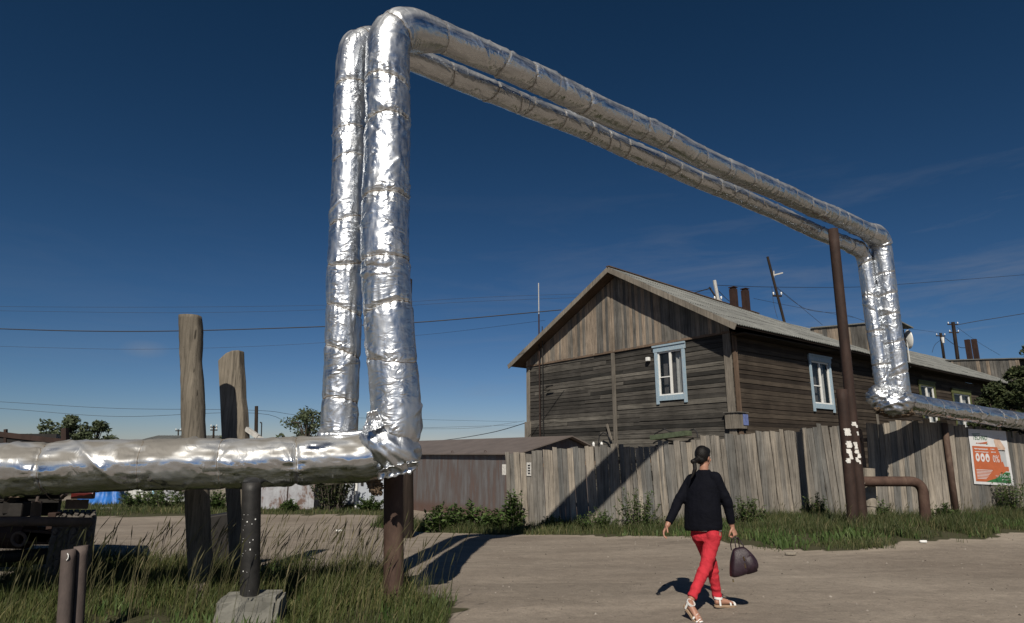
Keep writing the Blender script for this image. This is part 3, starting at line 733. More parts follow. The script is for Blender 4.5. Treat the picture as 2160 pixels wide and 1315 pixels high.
def text_on(txt, s, t, hgt, mat, wid=None, shear=0):
    cu = bpy.data.curves.new('lettering', 'FONT'); cu.body = txt; cu.size = 1; cu.shear = shear; cu.resolution_u = 2
    o = bpy.data.objects.new('lettering', cu); COL.objects.link(o); bpy.context.view_layer.update()
    dg = bpy.context.evaluated_depsgraph_get(); me = bpy.data.meshes.new_from_object(o.evaluated_get(dg)); bpy.data.objects.remove(o)
    xs_ = [v.co.x for v in me.vertices]; ys_ = [v.co.y for v in me.vertices]; x0, x1, y0, y1 = min(xs_), max(xs_), min(ys_), max(ys_)
    asp = (TR-TL).length/(BL-TL).length
    if wid is None: wid = (x1-x0)/(y1-y0)*hgt/asp
    for v in me.vertices: v.co = PP(s+(v.co.x-x0)/(x1-x0)*wid, t+hgt-(v.co.y-y0)/(y1-y0)*hgt, .0085)
    me.name = 'lettering'; me.materials.clear(); me.materials.append(M[mat]); o = bpy.data.objects.new('lettering', me); COL.objects.link(o); o.parent = poster
def worn_row(s0, t0, h, mat, w):
    rw = random.Random(int(s0*1000+t0*777)); x = 0
    while x < w-.02:
        l = rw.uniform(.016, .034); q = h*rw.uniform(.35, .6)
        panel('worn_print', [(s0+x, t0+h*.2), (s0+x+l, t0+h*.2), (s0+x+l, t0+h*.2+q), (s0+x, t0+h*.2+q)], mat, .0085); x += l+rw.uniform(.006, .014)
text_on('TECHNO', .10, .11, .085, 'poster_green', .36, .3)
worn_row(.16, .24, .035, 'poster_orange', .22)
worn_row(.09, .34, .045, 'poster_white', .37)
worn_row(.10, .40, .03, 'poster_white', .35)
worn_row(.51, .34, .03, 'poster_white', .12)
worn_row(.52, .39, .035, 'poster_white', .14)
text_on('0%', .54, .46, .13, 'poster_white', .17)
text_on('70-56-2', .66, .80, .06, 'poster_white', .26)
text_on('ТЕЛ.', .55, .825, .03, 'poster_white', .08)
worn_row(.70, .89, .025, 'poster_white', .2)
worn_row(.74, .09, .022, 'poster_grey', .14)
# small notices on left fence
for (u, v, w, h, lab) in ((1117, 990, 9, 24, 'small white paper notice pinned near the left end of the plank fence'), (1066, 991, 8, 19, 'torn paper scrap hanging off the left edge of the plank fence')):
    t, z = hit(max(u, 1072), v, FA, dF); p = FA+dF*(t-(.1 if u < 1072 else 0))+Vector((dF.y, -dF.x, 0))*.06; sc = 21/1390
    mb = MB(); c = Vector((p.x, p.y, z)); P = {}
    for i in range(5):
        for j in range(7):
            P[i, j] = len(mb.v); mb.v.append(tuple(c+dF*(i/4-.5)*w*sc*(1+.2*nz(j, u))+Vector((0, -.015*abs(nz(i*.7, j*.7, u))-.003, (.5-j/6)*h*sc))))
    for i in range(4):
        for j in range(6): mb.f.append((P[i, j], P[i+1, j], P[i+1, j+1], P[i, j+1])); mb.r.append(.5)
    o = mb.build('paper_notice', 'paper_grey', None); tag(o, lab, 'notice')
    if u == 1117:
        for k in range(4):
            mb = MB(); mb.obox(c+Vector((0, -.03, .11-.07*k)), dF*.035, (0, .002, 0), (0, 0, .012)); mb.build('printed_line', 'tar', o)

# ------------------------------------------------------------------ the wooden house
house = empty('wooden_house', HC, A1); tag(house, 'long two-storey weathered log-board house with grey corrugated roof behind the fence', 'house')
HW, HL = 11.9, 46.0
ey0 = -.67; ey1 = 12.5
ry, = [gable(1283, 566, -.7)[0]]
rz0 = gable(1283, 566, -.7)[1]
ez = 6.07
rzf = side(1600, 665, ry)[1]; rdf = side(1600, 665, ry)[0]
print('ridge', ry, rz0, rdf, rzf)
def ridge_z(x): return rz0+(rzf-rz0)*min(1.25, max(0, (x+.7)/(rdf+.7)))
def eave_z(x): return ez-.012*min(x, 20)
g0 = -.8
def inwin(wins, a0, a1, z0, z1):
    for (w0, w1, q0, q1) in wins:
        if a1 > w0 and a0 < w1 and z1 > q0 and z0 < q1: return (w0, w1)
    return None
# windows given by their pixel corners
def win_g(u0, v0, u1, v1):
    a = gable(u0, v0)[0]; b = gable(u1, v0)[0]; um = (u0+u1)/2; return (min(a, b), max(a, b), gable(um, v1)[1], gable(um, v0)[1])
def win_s(u0, v0, u1, v1):
    a = side(u0, v0)[0]; b = side(u1, v0)[0]; um = (u0+u1)/2; return (min(a, b), max(a, b), side(um, v1)[1], side(um, v0)[1])
gw = win_g(1388, 740, 1440, 834)
sw = [win_s(1707, 764, 1744, 852), win_s(1938, 815, 1966, 880), win_s(2008, 832, 2042, 890)]
sw[1] = (sw[1][0], sw[1][1], sw[1][3]-1.9, sw[1][3]); sw[2] = (sw[2][0], sw[2][1], sw[2][3]-1.9, sw[2][3])
print('gable window', gw, 'side windows', sw)
rnd = random.Random(5)
def siding(plane, A0, A1_, z0, z1, wins, mat, name, seg=(4, 8.5)):
    mb = MB(); z = z0
    while z < z1:
        h = rnd.uniform(.15, .20); zt = min(z+h, z1)
        a = A0
        while a < A1_:
            b = min(a+rnd.uniform(*seg), A1_); t = rnd.uniform(0, .018); r = rnd.random()
            parts = [(a, b)]
            for (w0, w1, q0, q1) in wins:
                if zt > q0 and z < q1:
                    np_ = []
                    for (c, d) in parts:
                        if d <= w0 or c >= w1: np_.append((c, d))
                        else:
                            if c < w0: np_.append((c, w0))
                            if d > w1: np_.append((w1, d))
                    parts = np_
            for (c, d) in parts:
                s = rnd.gauss(0, .012)
                if plane == 'g': mb.quadbox([(-.02-t, c, z), (.06, c, z), (.06, d, z+s), (-.02-t, d, z+s), (-.005-t, c, zt-.008), (.06, c, zt-.008), (.06, d, zt-.008+s), (-.005-t, d, zt-.008+s)], r)
                else: mb.quadbox([(c, -.02-t, z), (d, -.02-t, z+s), (d, .06, z+s), (c, .06, z), (c, -.005-t, zt-.008), (d, -.005-t, zt-.008+s), (d, .06, zt-.008+s), (c, .06, zt-.008)], r)
            a = b
        z = zt
    return mb.build(name, mat, house)
gl0 = gable(1150, 757)[1]
gline = 6.02
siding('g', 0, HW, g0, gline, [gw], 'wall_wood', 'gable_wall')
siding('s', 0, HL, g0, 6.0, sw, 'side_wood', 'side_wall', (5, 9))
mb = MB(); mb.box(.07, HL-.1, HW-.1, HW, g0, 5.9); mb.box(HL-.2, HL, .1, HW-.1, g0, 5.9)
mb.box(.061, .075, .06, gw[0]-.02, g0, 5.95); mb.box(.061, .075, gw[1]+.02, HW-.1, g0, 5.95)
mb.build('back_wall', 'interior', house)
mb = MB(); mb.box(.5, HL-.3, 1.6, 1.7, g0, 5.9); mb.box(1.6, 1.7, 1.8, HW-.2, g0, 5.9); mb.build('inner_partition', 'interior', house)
# gable planks
mb = MB(); y = -.0
def rake_z(y):
    if y < ry: return ez+(rz0-ez)*(y-ey0)/(ry-ey0)
    return ez+(rz0-ez)*(ey1-y)/(ey1-ry)
while y < HW:
    w = rnd.uniform(.13, .2); w = min(w, HW-y)
    zt0, zt1 = rake_z(y)-.14, rake_z(y+w)-.14; b = gline+rnd.uniform(-.04, .03); t = rnd.uniform(0, .02)
    gap = .006
    r = rnd.random()
    if y > ry+1 and rnd.random() < .5: r = .85+.15*rnd.random()
    if abs(y-(ry+.35)) < .1: gap = .05
    if zt0 > b and zt1 > b:
        mb.quadbox([(-.075-t, y, b), (-.04-t, y, b), (-.04-t, y+w-gap, b), (-.075-t, y+w-gap, b), (-.075-t, y, zt0), (-.04-t, y, zt0), (-.04-t, y+w-gap, zt1), (-.075-t, y+w-gap, zt1)], r)
    y += w
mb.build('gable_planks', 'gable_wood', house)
mb = MB(); mb.prism([(.0, .1, gline-.05), (.0, HW-.1, gline-.05), (.0, ry, rz0-.3)], (.02, 0, 0)); mb.build('attic_backing', 'interior', house)
mb = MB(); mb.box(-.085, -.03, 0, HW, gline-.07, gline+.02); mb.build('belt_board', 'trim_brown', house)
# corner boards
mb = MB(); mb.box(-.07, -.035, 0.0, .30, 1.2, gline-.08); mb.build('corner_board', 'trim_wood', house)
mb = MB(); 
for k in range(3): mb.box(-.0+k*.085, .078+k*.085, -.07-.012*(k % 2), -.035, 1.2, 6.0)
mb.build('corner_board', 'trim_brown', house)
mb = MB(); mb.box(-.07, -.035, HW-.25, HW, -.5, gline-.08); mb.box(-.12, -.071, HW-.35, HW+.1, 2.1, 3.2); mb.build('corner_board', 'trim_wood', house)
ym = gable(1297, 820)[0]
mb = MB(); mb.box(-.075, -.04, ym-.1, ym+.1, .5, gline-.08); mb.build('middle_board', 'trim_wood', house)
zb = gable(1540, 872)[1]; zb0 = gable(1540, 905)[1]
mb = MB()
for k in range(5): mb.box(-.15-.004*(k % 2), -.1, -.16+k*.11, -.055+k*.11, zb0, zb)
for k in range(4): mb.box(-.1+k*.11, .005+k*.11, -.16-.004*(k % 2), -.11, zb0, zb)
mb.build('corner_box', 'trim_wood', house)
mb = MB(); mb.box(-.2, .42, -.22, .42, zb+.002, zb+.03); mb.build('box_cap', 'gable_wood', house)
M['bluesign'] = simple('faded_blue_sign', (.13, .17, .36), .6, .3, 10)
mb = MB(); mb.box(.12, .42, -.185, -.17, zb0+.12, zb-.05); mb.build('number_plate', 'bluesign', house)
# windows
def window(kind, w, col, sashw=.06):
    a, b, z0, z1 = w
    root = bpy.data.objects.new('window', None)
    def B(mb, a0, a1, n0, n1, q0, q1):
        if kind == 'g': mb.box(n0, n1, a0, a1, q0, q1)
        else: mb.box(a0, a1, n0, n1, q0, q1)
    c = .14
    mb = MB(); B(mb, a-c, a, -.09, -.045, z0-.33, z1); B(mb, b, b+c, -.092, -.045, z0-.33, z1)
    B(mb, a-c-.04, b+c+.04, -.10, -.045, z1, z1+.24); B(mb, a-c-.07, b+c+.07, -.14, -.101, z1+.20, z1+.27); B(mb, a, b, -.085, -.045, z0-.20, z0)
    fr = mb.build('window', col, house)
    m = (a+b)/2
    mb = MB()
    for (x0, x1, q0, q1) in ((a, a+sashw, z0, z1), (b-sashw, b, z0, z1), (m-sashw*.8, m+sashw*.8, z0+sashw, z1-sashw), (a+sashw, b-sashw, z0, z0+sashw), (a+sashw, b-sashw, z1-sashw, z1)): B(mb, x0+.002, x1-.002, -.04, .03, q0+.002, q1-.002)
    zc = z0+(z1-z0)*.42
    left = (m+sashw*.8, b-sashw) if kind == 'g' else (a+sashw, m-sashw*.8)
    B(mb, left[0]+.002, left[1]-.002, -.03, .02, zc-.02, zc+.02)
    mb.build('sash', 'white', fr)
    mb = MB(); B(mb, a+.02, b-.02, .004, .010, z0+.02, z1-.02); mb.build('pane', 'glass', fr)
    mb = MB(); N = 40
    lo, hi = (a+.05, m-.1) if kind == 'g' else (m+.25, b-.1)
    for k in range(N):
        x0 = lo+(hi-lo)*k/N; x1 = lo+(hi-lo)*(k+1)/N; f = lambda x: .16+.03*math.sin(x*38)
        p = [(f(x0), x0, z0), (f(x1), x1, z0), (f(x1), x1, z1), (f(x0), x0, z1)] if kind == 'g' else [(x0, f(x0), z0), (x1, f(x1), z0), (x1, f(x1), z1), (x0, f(x0), z1)]
        mb.face(p, .5)
    mb.build('curtain', 'curtain', fr, smooth=True)
    mb = MB(); B(mb, a+.03, b-.03, .26, .27, z0, z1); mb.build('net_curtain', 'net', fr)
    bpy.data.objects.remove(root); return fr
window('g', gw, 'blue')
window('s', sw[0], 'blue'); window('s', sw[1], 'green', .07); window('s', sw[2], 'green', .07)
# ground floor window frame glimpsed by the elbow
w4 = win_s(1848, 872, 1868, 900); w4 = (w4[0], w4[1], w4[3]-1.4, w4[3])
mb = MB(); mb.box(w4[0]-.15, w4[0], -.09, -.045, w4[2], w4[3]+.1); mb.box(w4[0], w4[1]+1, -.088, -.045, w4[3]-1.5, w4[3]-1.35); mb.build('window_board', 'trim_wood', house)
# roof: corrugated sheets laid in rows
def corr(parent, O, along, down, L, S0, Sfun, rows, name, lift=.0):
    """O(x)-> top point, bottom point for position x"""
    mb = MB(); nrm_up = None; step = .15/6; n = int(L/step)
    for rI in range(rows):
        t0 = rI/rows; t1 = (rI+1)/rows+.012
        base = len(mb.v)
        for i in range(n+1):
            x = i*step; T, Bt = O(x); sheet = int(x/1.0+rI*.5)
            w = .024*math.sin(2*PI*x/.15); jit = .018*nz(sheet*3.3, rI*5.1, 2)
            for (t, lf) in ((t0, .006), (t1, .038)):
                p = T+(Bt-T)*t; mb.v.append((p.x, p.y, p.z+w+lf+lift+jit))
            p = T+(Bt-T)*t1; mb.v.append((p.x, p.y, p.z+w+lift+.02+jit))
        for i in range(n):
            a = base+i*3; r = (math.sin(int(i*step/1.0+rI*.5)*12.9+rI*78.2)*43758.5) % 1
            mb.f.append((a, a+3, a+4, a+1)); mb.r.append(r); mb.f.append((a+1, a+4, a+5, a+2)); mb.r.append(r)
    return mb.build(name, 'roof', parent, smooth=False, fix=False)
corr(house, lambda x: (Vector((x-.75, ry, ridge_z(x-.75)+.03)), Vector((x-.75, ey0-.03, eave_z(x)+.03))), 0, 0, HL+1.3, 0, 0, 6, 'roof')
corr(house, lambda x: (Vector((x-.75, ry, ridge_z(x-.75)+.03)), Vector((x-.75, ey1+.03, eave_z(x)+.03))), 0, 0, HL+1.3, 0, 0, 6, 'roof')
# boarding under the sheets
mb = MB()
def slab(x0, x1, ya, yb, zaf, zbf, dz0, dz1):
    mb.quadbox([(x0, ya, zaf(x0)+dz0), (x1, ya, zaf(x1)+dz0), (x1, yb, zbf(x1)+dz0), (x0, yb, zbf(x0)+dz0), (x0, ya, zaf(x0)+dz1), (x1, ya, zaf(x1)+dz1), (x1, yb, zbf(x1)+dz1), (x0, yb, zbf(x0)+dz1)])
for k in range(12):
    x0 = -.70+k*(HL+1.2)/12; x1 = -.70+(k+1)*(HL+1.2)/12-.002
    slab(x0, x1, ey0, ry, eave_z, ridge_z, -.075, -.02); slab(x0, x1, ry+.002, ey1, ridge_z, eave_z, -.075, -.02)
mb.build('roof_boarding', 'trim_brown', house)
mb = MB(); mb.box(0, HL, ey0+.1, 0, 5.86, 5.9); mb.build('soffit', 'side_wood', house)
# rake boards
mb = MB()
mb.beam((-.74, ey0-.05, ez-.09), (-.74, ry, rz0-.07), .11, .02, (0, 0, 1)); mb.beam((-.742, ry, rz0-.07), (-.742, ey1+.05, ez-.09), .11, .02, (0, 0, 1))
mb.build('rake_board', 'trim_wood', house)
# ridge cap
mb = MB(); mb.beam((-.75, ry, ridge_z(-.7)+.08), (rdf, ry, rzf+.08), .09, .02, (0, 1, 0)); mb.build('ridge_cap', 'trim_brown', house)
# chimneys
for (u, vt, vb, wpx) in ((1546, 607, 652, 17), (1571, 610, 660, 15)):
    t, zt = side(u, vt, ry-.3); zbm = ridge_z(t)-.5; h = .15
    mb = MB(); mb.box(t-h, t+h, ry-.3-h, ry-.3+h, zbm, zt-.08); mb.box(t-h+.04, t+h-.04, ry-.3-h+.04, ry-.3+h-.04, zt-.079, zt-.02); mb.box(t-h-.02, t+h+.02, ry-.32-h, ry-.28+h, zt-.02, zt+.02)
    mb.build('chimney', 'chim', house)
for (u, vt) in ((2040, 717), (2054, 716)):
    t, zt = side(u, vt, ry-.3); h = .17; mb = MB(); mb.box(t-h, t+h, ry-.3-h, ry-.3+h, ridge_z(t)-.6, zt); mb.build('chimney', 'chim', house)
# roof wings with plank cheeks
def wing(xa, xb, u0, v0, u1, v1, name):
    y0_, z0_ = gable(u0, v0, xa); y1_, z1_ = gable(u1, v1, xa)
    print('wing', y0_, z0_, y1_, z1_)
    yy = min(y1_, y0_); ye = max(y0_, y1_)
    zf = lambda y: z0_+(z1_-z0_)*(y-y0_)/(y1_-y0_)
    mb = MB(); y = max(-.5, yy-1.0)
    lo = y
    while y < ye:
        w = rnd.uniform(.14, .24); rz = eave_z(xa)+(ridge_z(xa)-eave_z(xa))*(y-ey0)/(ry-ey0)
        if zf(y) > rz-.1: mb.box(xa-.03-rnd.uniform(0, .02), xa+.02, y, y+w-.01, rz-.3, zf(y)-.03)
        y += w
    w_ = mb.build('roof_wing', 'gable_wood', house)
    mb = MB(); mb.box(xa+.03, xb, lo, lo+.08, 5.7, zf(lo)-.05); mb.box(xb-.08, xb, lo+.09, ye, 5.7, zf(ye)-.05); mb.build('wing_wall', 'side_wood', w_)
    A = (xa-.35, lo-.35, zf(lo)); mb = MB()
    xm = (xa+xb)/2
    for (p, q, rr) in ((xa-.12, xm, 0), (xb+.1, xm, 1)):
        mb.quadbox([(p, lo-.4, zf(lo)-.04), (q, lo-.4, zf(lo)+.1), (q, ye, zf(ye)+.1), (p, ye, zf(ye)-.04), (p, lo-.4, zf(lo)+.02), (q, lo-.4, zf(lo)+.16), (q, ye, zf(ye)+.16), (p, ye, zf(ye)+.02)])
    mb.build('wing_roof', 'roof', w_)
    return w_
wing(11.5, 14.0, 1712, 692, 1815, 684, 'roof_wing')
wing(31.5, 39.0, 1995, 760, 2150, 757, 'roof_wing')
# satellite dish beyond the pipe
t, z = side(1912, 716, -.5); dsh = empty('satellite_dish', HC+E1*t-E2*.5+Vector((0, 0, z-.5)), A1); tag(dsh, 'white satellite dish half hidden behind the far vertical pipe', 'satellite dish')
mb = MB(); R = .48
for j in range(7):
    for k in range(24):
        q = R*j/6; mb.v.append((.12*(q/R)**2, math.cos(k*PI/12)*q*.62, .5+math.sin(k*PI/12)*q))
for j in range(6):
    for k in range(24): a = j*24+k; b = j*24+(k+1) % 24; mb.f.append((a, b, b+24, a+24)); mb.r.append(.5)
o = mb.build('reflector', 'dish', dsh, smooth=True, fix=False); o.rotation_euler = (0, 0, -.5); o.modifiers.new('s', 'SOLIDIFY').thickness = .015
mb = MB(); mb.tube([(.03, 0, -.9), (.03, 0, .5)], .025, 8); mb.tube([(.03, 0, .1), (-.35, 0, .4)], .012, 6); mb.build('mount', 'dish', dsh)
# masts in front of the gable
q = gable(1137, 700, -.35); bx = HC+E1*-.35+E2*q[0]
ztop = gable(1138, 597, -.35)[1]
mb = MB(); mb.tube([(bx.x, bx.y, G(bx.x, bx.y)-.3), (bx.x, bx.y, ztop-1.6)], .035, 8)
o = mb.build('antenna_mast', 'rust_dark', None); tag(o, 'thin dark aerial mast rising in front of the left end of the gable', 'mast')
mb = MB(); mb.tube([(bx.x, bx.y, ztop-1.6), (bx.x, bx.y, ztop)], .025, 8); mb.build('tip', 'paper_grey', o)
mb = MB(); p2 = bx+E2*-.25; mb.tube([(p2.x, p2.y, G(p2.x, p2.y)-.3), (p2.x, p2.y, gable(1140, 640, -.35)[1]-1.2)], .022, 8)
tag(mb.build('conduit', 'tar', None), 'thin black conduit right beside the aerial mast on the gable', 'conduit')
# street lamp arm, lamp box, cables, insulators on the gable
def gp(u, v, off=-.15): y_, z_ = gable(u, v, off); return Vector((off, y_, z_))
mb = MB(); mb.tube([gp(1140, 838), gp(1147, 822), gp(1160, 815)], .012, 6); mb.build('lamp_arm', 'tar', house)
mb = MB(); a = gp(1152, 816, -.3); mb.tube([a, gp(1166, 813, -.3)], [.05, .03], 8); mb.build('wall_lamp', 'tar', house)
mb = MB(); a = gp(1366, 758); mb.box(-.2, -.06, a.y-.08, a.y+.08, a.z-.08, a.z+.08); mb.build('junction_box', 'white', house, bevel=.02)
M['green_lamp'] = simple('green_sheet', (.08, .10, .06), .6, .3)
mb = MB(); mb.beam(gp(1378, 924, -.5), gp(1452, 914, -.5), .09, .2, (0, 0, 1)); mb.build('canopy_board', 'green_lamp', house)
for (pts) in ([(1262, 940), (1264, 920), (1272, 913), (1282, 918), (1289, 930)], [(1450, 918), (1456, 908), (1464, 905), (1470, 912), (1472, 924)], [(1380, 916), (1392, 910), (1402, 905), (1412, 911), (1440, 914)]):
    mb = MB(); mb.tube([gp(u, v, -.3) for u, v in pts], .025, 6); mb.build('cable_loop', 'wire', house)
for u in (1252, 1269):
    mb = MB(); a = gp(u, 937, -.4); mb.tube([a-Vector((0, 0, .12)), a, a+Vector((0, 0, .09))], [.045, .06, .03], 8); mb.build('insulator', 'white', house)
mb = MB(); mb.beam(gp(1280, 895, -.16), gp(1290, 930, -.16), .05, .02); mb.build('loose_board', 'trim_wood', house)

# ------------------------------------------------------------------ shed left of the house
SR = Vector((.0, 22.0, 0)); shed = empty('metal_shed', (SR.x, SR.y, -.6), A1)
tag(shed, 'low shed of rust-streaked sheet metal with a brown roof behind the left fence end', 'shed')
zt = 1.6+.6+.02; sl = 11.0
M['shed_roof2'] = M['shed_roof']
mb = MB()
for k in range(22): mb.box(-.003*(k % 2), .05, .5*k-.2, .5*k+.295, -.1, zt)
mb.build('front_wall', 'shed_wall', shed)
mb = MB(); mb.prism([(.051, -.2, -.1), (3.6, -.2, -.1), (3.6, -.2, zt+.1), (2.3, -.2, zt+.58), (.051, -.2, zt)], (0, .04, 0)); mb.prism([(.051, sl-.3, -.1), (3.6, sl-.3, -.1), (3.6, sl-.3, zt), (2.3, sl-.3, zt+.55), (.051, sl-.3, zt)], (0, .04, 0)); mb.box(3.6, 3.65, -.2, sl-.3, -.1, zt)
mb.build('end_wall', 'shed_wall', shed)
mb = MB()
mb.quadbox([(-.15, -.5, zt-.02), (2.3, -.5, zt+.6), (2.3, sl, zt+.6), (-.15, sl, zt-.02), (-.15, -.5, zt+.02), (2.3, -.5, zt+.64), (2.3, sl, zt+.64), (-.15, sl, zt+.02)])
mb.quadbox([(2.302, -.5, zt+.6), (3.9, -.5, zt+.05), (3.9, sl, zt+.05), (2.302, sl, zt+.6), (2.302, -.5, zt+.64), (3.9, -.5, zt+.09), (3.9, sl, zt+.09), (2.302, sl, zt+.64)])
mb.build('roof', 'shed_roof', shed)
mb = MB()
for y in (1.5, 3.7, 6.2): mb.tube([(.0, y, zt+.03), (.0, y+.02, zt+.12), (0, y+.12, zt+.12), (0, y+.14, zt+.03)], .01, 5)
mb.build('roof_hooks', 'rust', shed)

# ------------------------------------------------------------------ garages and huts far left
def gar(name, u0, u1, Y, vt, mat, label, cat, depth=4, roofmat='shed_roof', parts=None):
    a = W(u0, 1065, Y); b = W(u1, 1065, Y); g = G(a.x, Y)-.1; zt_ = CH+ray(u0, vt)[1]*Y
    root = empty(name, (a.x, Y, g)); tag(root, label, cat, 'garages and huts along the far side')
    w = b.x-a.x; h = zt_-g
    mb = MB(); k = 0; x = 0
    while x < w-.01:
        x1 = min(w, x+.5); mb.box(x, x1-.004, -.004*(k % 2), .06, 0, h); x = x1; k += 1
    mb.box(0, .06, .07, depth, 0, h); mb.box(w-.06, w, .07, depth, 0, h); mb.box(.07, w-.07, depth-.06, depth, 0, h)
    mb.build('wall', mat, root)
    mb = MB(); mb.quadbox([(-.15, -.2, h), (w+.15, -.2, h), (w+.15, depth+.2, h+.25), (-.15, depth+.2, h+.25), (-.15, -.2, h+.06), (w+.15, -.2, h+.06), (w+.15, depth+.2, h+.31), (-.15, depth+.2, h+.31)]); mb.build('roof', roofmat, root)
    return root, w, h
r, w, h = gar('garage', 548, 662, 27.4, 962, 'garage_a', 'patchy galvanised double-door garage right of the black post', 'garage')
mb = MB(); mb.box(w*.49, w*.51, -.03, -.006, .1, h-.1); mb.box(.1, w-.1, -.03, -.006, .06, .12); mb.build('door_gap', 'rust_dark', r)
r, w, h = gar('garage', 672, 745, 29.5, 962, 'garage_b', 'bluish grey garage mostly hidden by a dark bush', 'garage')
r, w, h = gar('garage', 749, 815, 28.0, 962, 'garage_b', 'pale blue-grey garage seen left of the rusty steel post', 'garage')
mb = MB(); mb.tube([(.03, -.06, 0), (.03, -.06, h)], .06, 8); mb.build('white_pipe', 'white', r)
mb = MB(); mb.box(w*.5, w*.5+.03, -.02, -.006, .1, h-.1); mb.box(w*.16, w*.24, -.05, -.006, 1.05, 1.35); mb.build('door_gap', 'darkmetal', r)
r, w, h = gar('garage', 436, 548, 29.0, 962, 'fence_wood', 'grey board shed between the log post and the black post', 'shed')
r, w, h = gar('hut', 232, 395, 32.0, 958, 'garage_c', 'whitewashed hut with a light blue strip under the foreground pipe', 'hut')
mb = MB(); mb.box(w*.07, w*.25, -.03, -.006, .85, 1.5); mb.build('hatch', 'garage_b', r)
M['lightblue'] = simple('light_blue_paint', (.28, .48, .62), .6, .15)
mb = MB(); mb.box(w*.53, w*.56, -.03, -.006, 0, h-.05); mb.build('blue_strip', 'lightblue', r)
mb = MB()
for k in range(34):
    x = w*(.57+.43*k/34); mb.box(x, x+.045, -.028, -.006, .15+.1*random.random(), random.uniform(1.0, 2.2))
mb.build('peeling_slats', 'garage_a', r)
# blue tarp
tp = W(212, 1055, 31.0); mb = MB(); P = {}; tw = 1.2; th = 1.5; g = G(tp.x, 31)
for i in range(25):
    for j in range(17):
        a = i/24*2-1; b = j/16; fl = 1-.55*b
        P[i, j] = len(mb.v); mb.v.append((tp.x+a*tw*fl+.1*b, 31-.8*(1-b)*(1-a*a)**.5+.12*nz(i*.5, j*.3, 2)+.08*math.sin(i*1.3), g-.05+b*th*(1-.3*a*a)+.05*nz(i*.4, j*.4)))
for i in range(24):
    for j in range(16): mb.f.append((P[i, j], P[i+1, j], P[i+1, j+1], P[i, j+1])); mb.r.append(.5)
o = mb.build('tarpaulin', 'tarp', None, smooth=True, fix=False); o.modifiers.new('s', 'SOLIDIFY').thickness = .03
tag(o, 'bright blue tarpaulin heap beside the whitewashed hut', 'tarpaulin')
# distant corrugated roof above the pipe
fr_ = empty('distant_house', (W(285, 930, 60).x, 60, -.6)); tag(fr_, 'distant low house whose corrugated roof shows beside the log post', 'house')
zz = CH+ray(335, 932)[1]*60+.6; wdt = W(440, 930, 60).x-W(285, 930, 60).x
mb = MB(); mb.box(.3, wdt-.3, 0, 7, 0, zz); mb.build('wall', 'fence_wood', fr_)
mb = MB(); 
for k in range(50):
    x0 = wdt*k/50; x1 = wdt*(k+1)/50; o_ = .03*(k % 2); mb.quadbox([(x0, -.4, zz-.1+o_), (x1, -.4, zz-.1+o_), (x1, 3.6, zz+.55+o_), (x0, 3.6, zz+.55+o_), (x0, -.4, zz+o_), (x1, -.4, zz+o_), (x1, 3.6, zz+.65+o_), (x0, 3.6, zz+.65+o_)])
mb.quadbox([(0, 3.62, zz+.55), (wdt, 3.62, zz+.55), (wdt, 7.5, zz-.1), (0, 7.5, zz-.1), (0, 3.62, zz+.65), (wdt, 3.62, zz+.65), (wdt, 7.5, zz), (0, 7.5, zz)])
mb.build('roof', 'roof', fr_)

# ------------------------------------------------------------------ trailer in the shade
tr = empty('flatbed_trailer', (-6.5, 8.5, -.12)); tag(tr, 'rear of an old rusty flatbed trailer standing in shade behind the foreground pipe', 'trailer')
tx, ty, tz0 = -6.5, 8.5, -.12
def TL_(u, v, Y): p = W(u, v, Y); return Vector((p.x-tx, p.y-ty, p.z-tz0))
def tbox(u0, v0, u1, v1, Y, d, name, mat, r=0, par=None, bev=0):
    a = TL_(u0, v1, Y); b = TL_(u1, v0, Y); mb = MB(); mb.box(a.x, b.x, a.y, a.y+d, a.z, b.z); return mb.build(name, mat, par or tr, bevel=bev)
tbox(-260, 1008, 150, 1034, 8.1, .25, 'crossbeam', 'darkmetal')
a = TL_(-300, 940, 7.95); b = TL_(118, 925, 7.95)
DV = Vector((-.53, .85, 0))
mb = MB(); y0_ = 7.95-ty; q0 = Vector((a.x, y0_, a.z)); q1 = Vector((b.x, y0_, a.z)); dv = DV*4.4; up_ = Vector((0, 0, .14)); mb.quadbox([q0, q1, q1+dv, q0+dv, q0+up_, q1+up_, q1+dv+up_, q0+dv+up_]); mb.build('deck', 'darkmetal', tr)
mb = MB(); mb.beam(TL_(-200, 893, 7.95), TL_(136, 932, 7.95), .03, .02); mb.beam(TL_(137, 904, 7.95), TL_(138, 960, 7.95), .03, .03, (1, 0, 0)); mb.beam(TL_(12, 906, 7.95), TL_(12, 940, 7.95), .015, .015, (1, 0, 0))
mb.build('side_rail', 'rust_dark', tr)
for u in (-150, 20):
    mb = MB(); p = TL_(u, 1060, 8.3); mb.beam(p, p+DV*4.2, .13, .06); mb.build('frame_rail', 'darkmetal', tr)
mb = MB(); mb.tube([TL_(-60, 1101, 7.95), TL_(60, 1100, 7.95), TL_(192, 1102, 7.95)], .055, 14); mb.build('bumper_bar', 'steel_old', tr, smooth=True)
mb = MB(); mb.tube([TL_(74, 1095, 8.0), TL_(78, 1058, 8.0)], .055, 14); mb.tube([TL_(78, 1058, 8.0), TL_(80, 1050, 8.0), TL_(84, 1030, 8.0)], [.02, .018, .015], 10); mb.build('hydraulic_ram', 'steel_old', tr)
tbox(148, 1040, 196, 1053, 7.95, .06, 'tail_light', 'redlens', bev=.01)
tbox(140, 1030, 199, 1040, 7.97, .1, 'light_bracket', 'darkmetal')
tbox(136, 1054, 186, 1074, 7.99, .02, 'plate', 'steel_old')
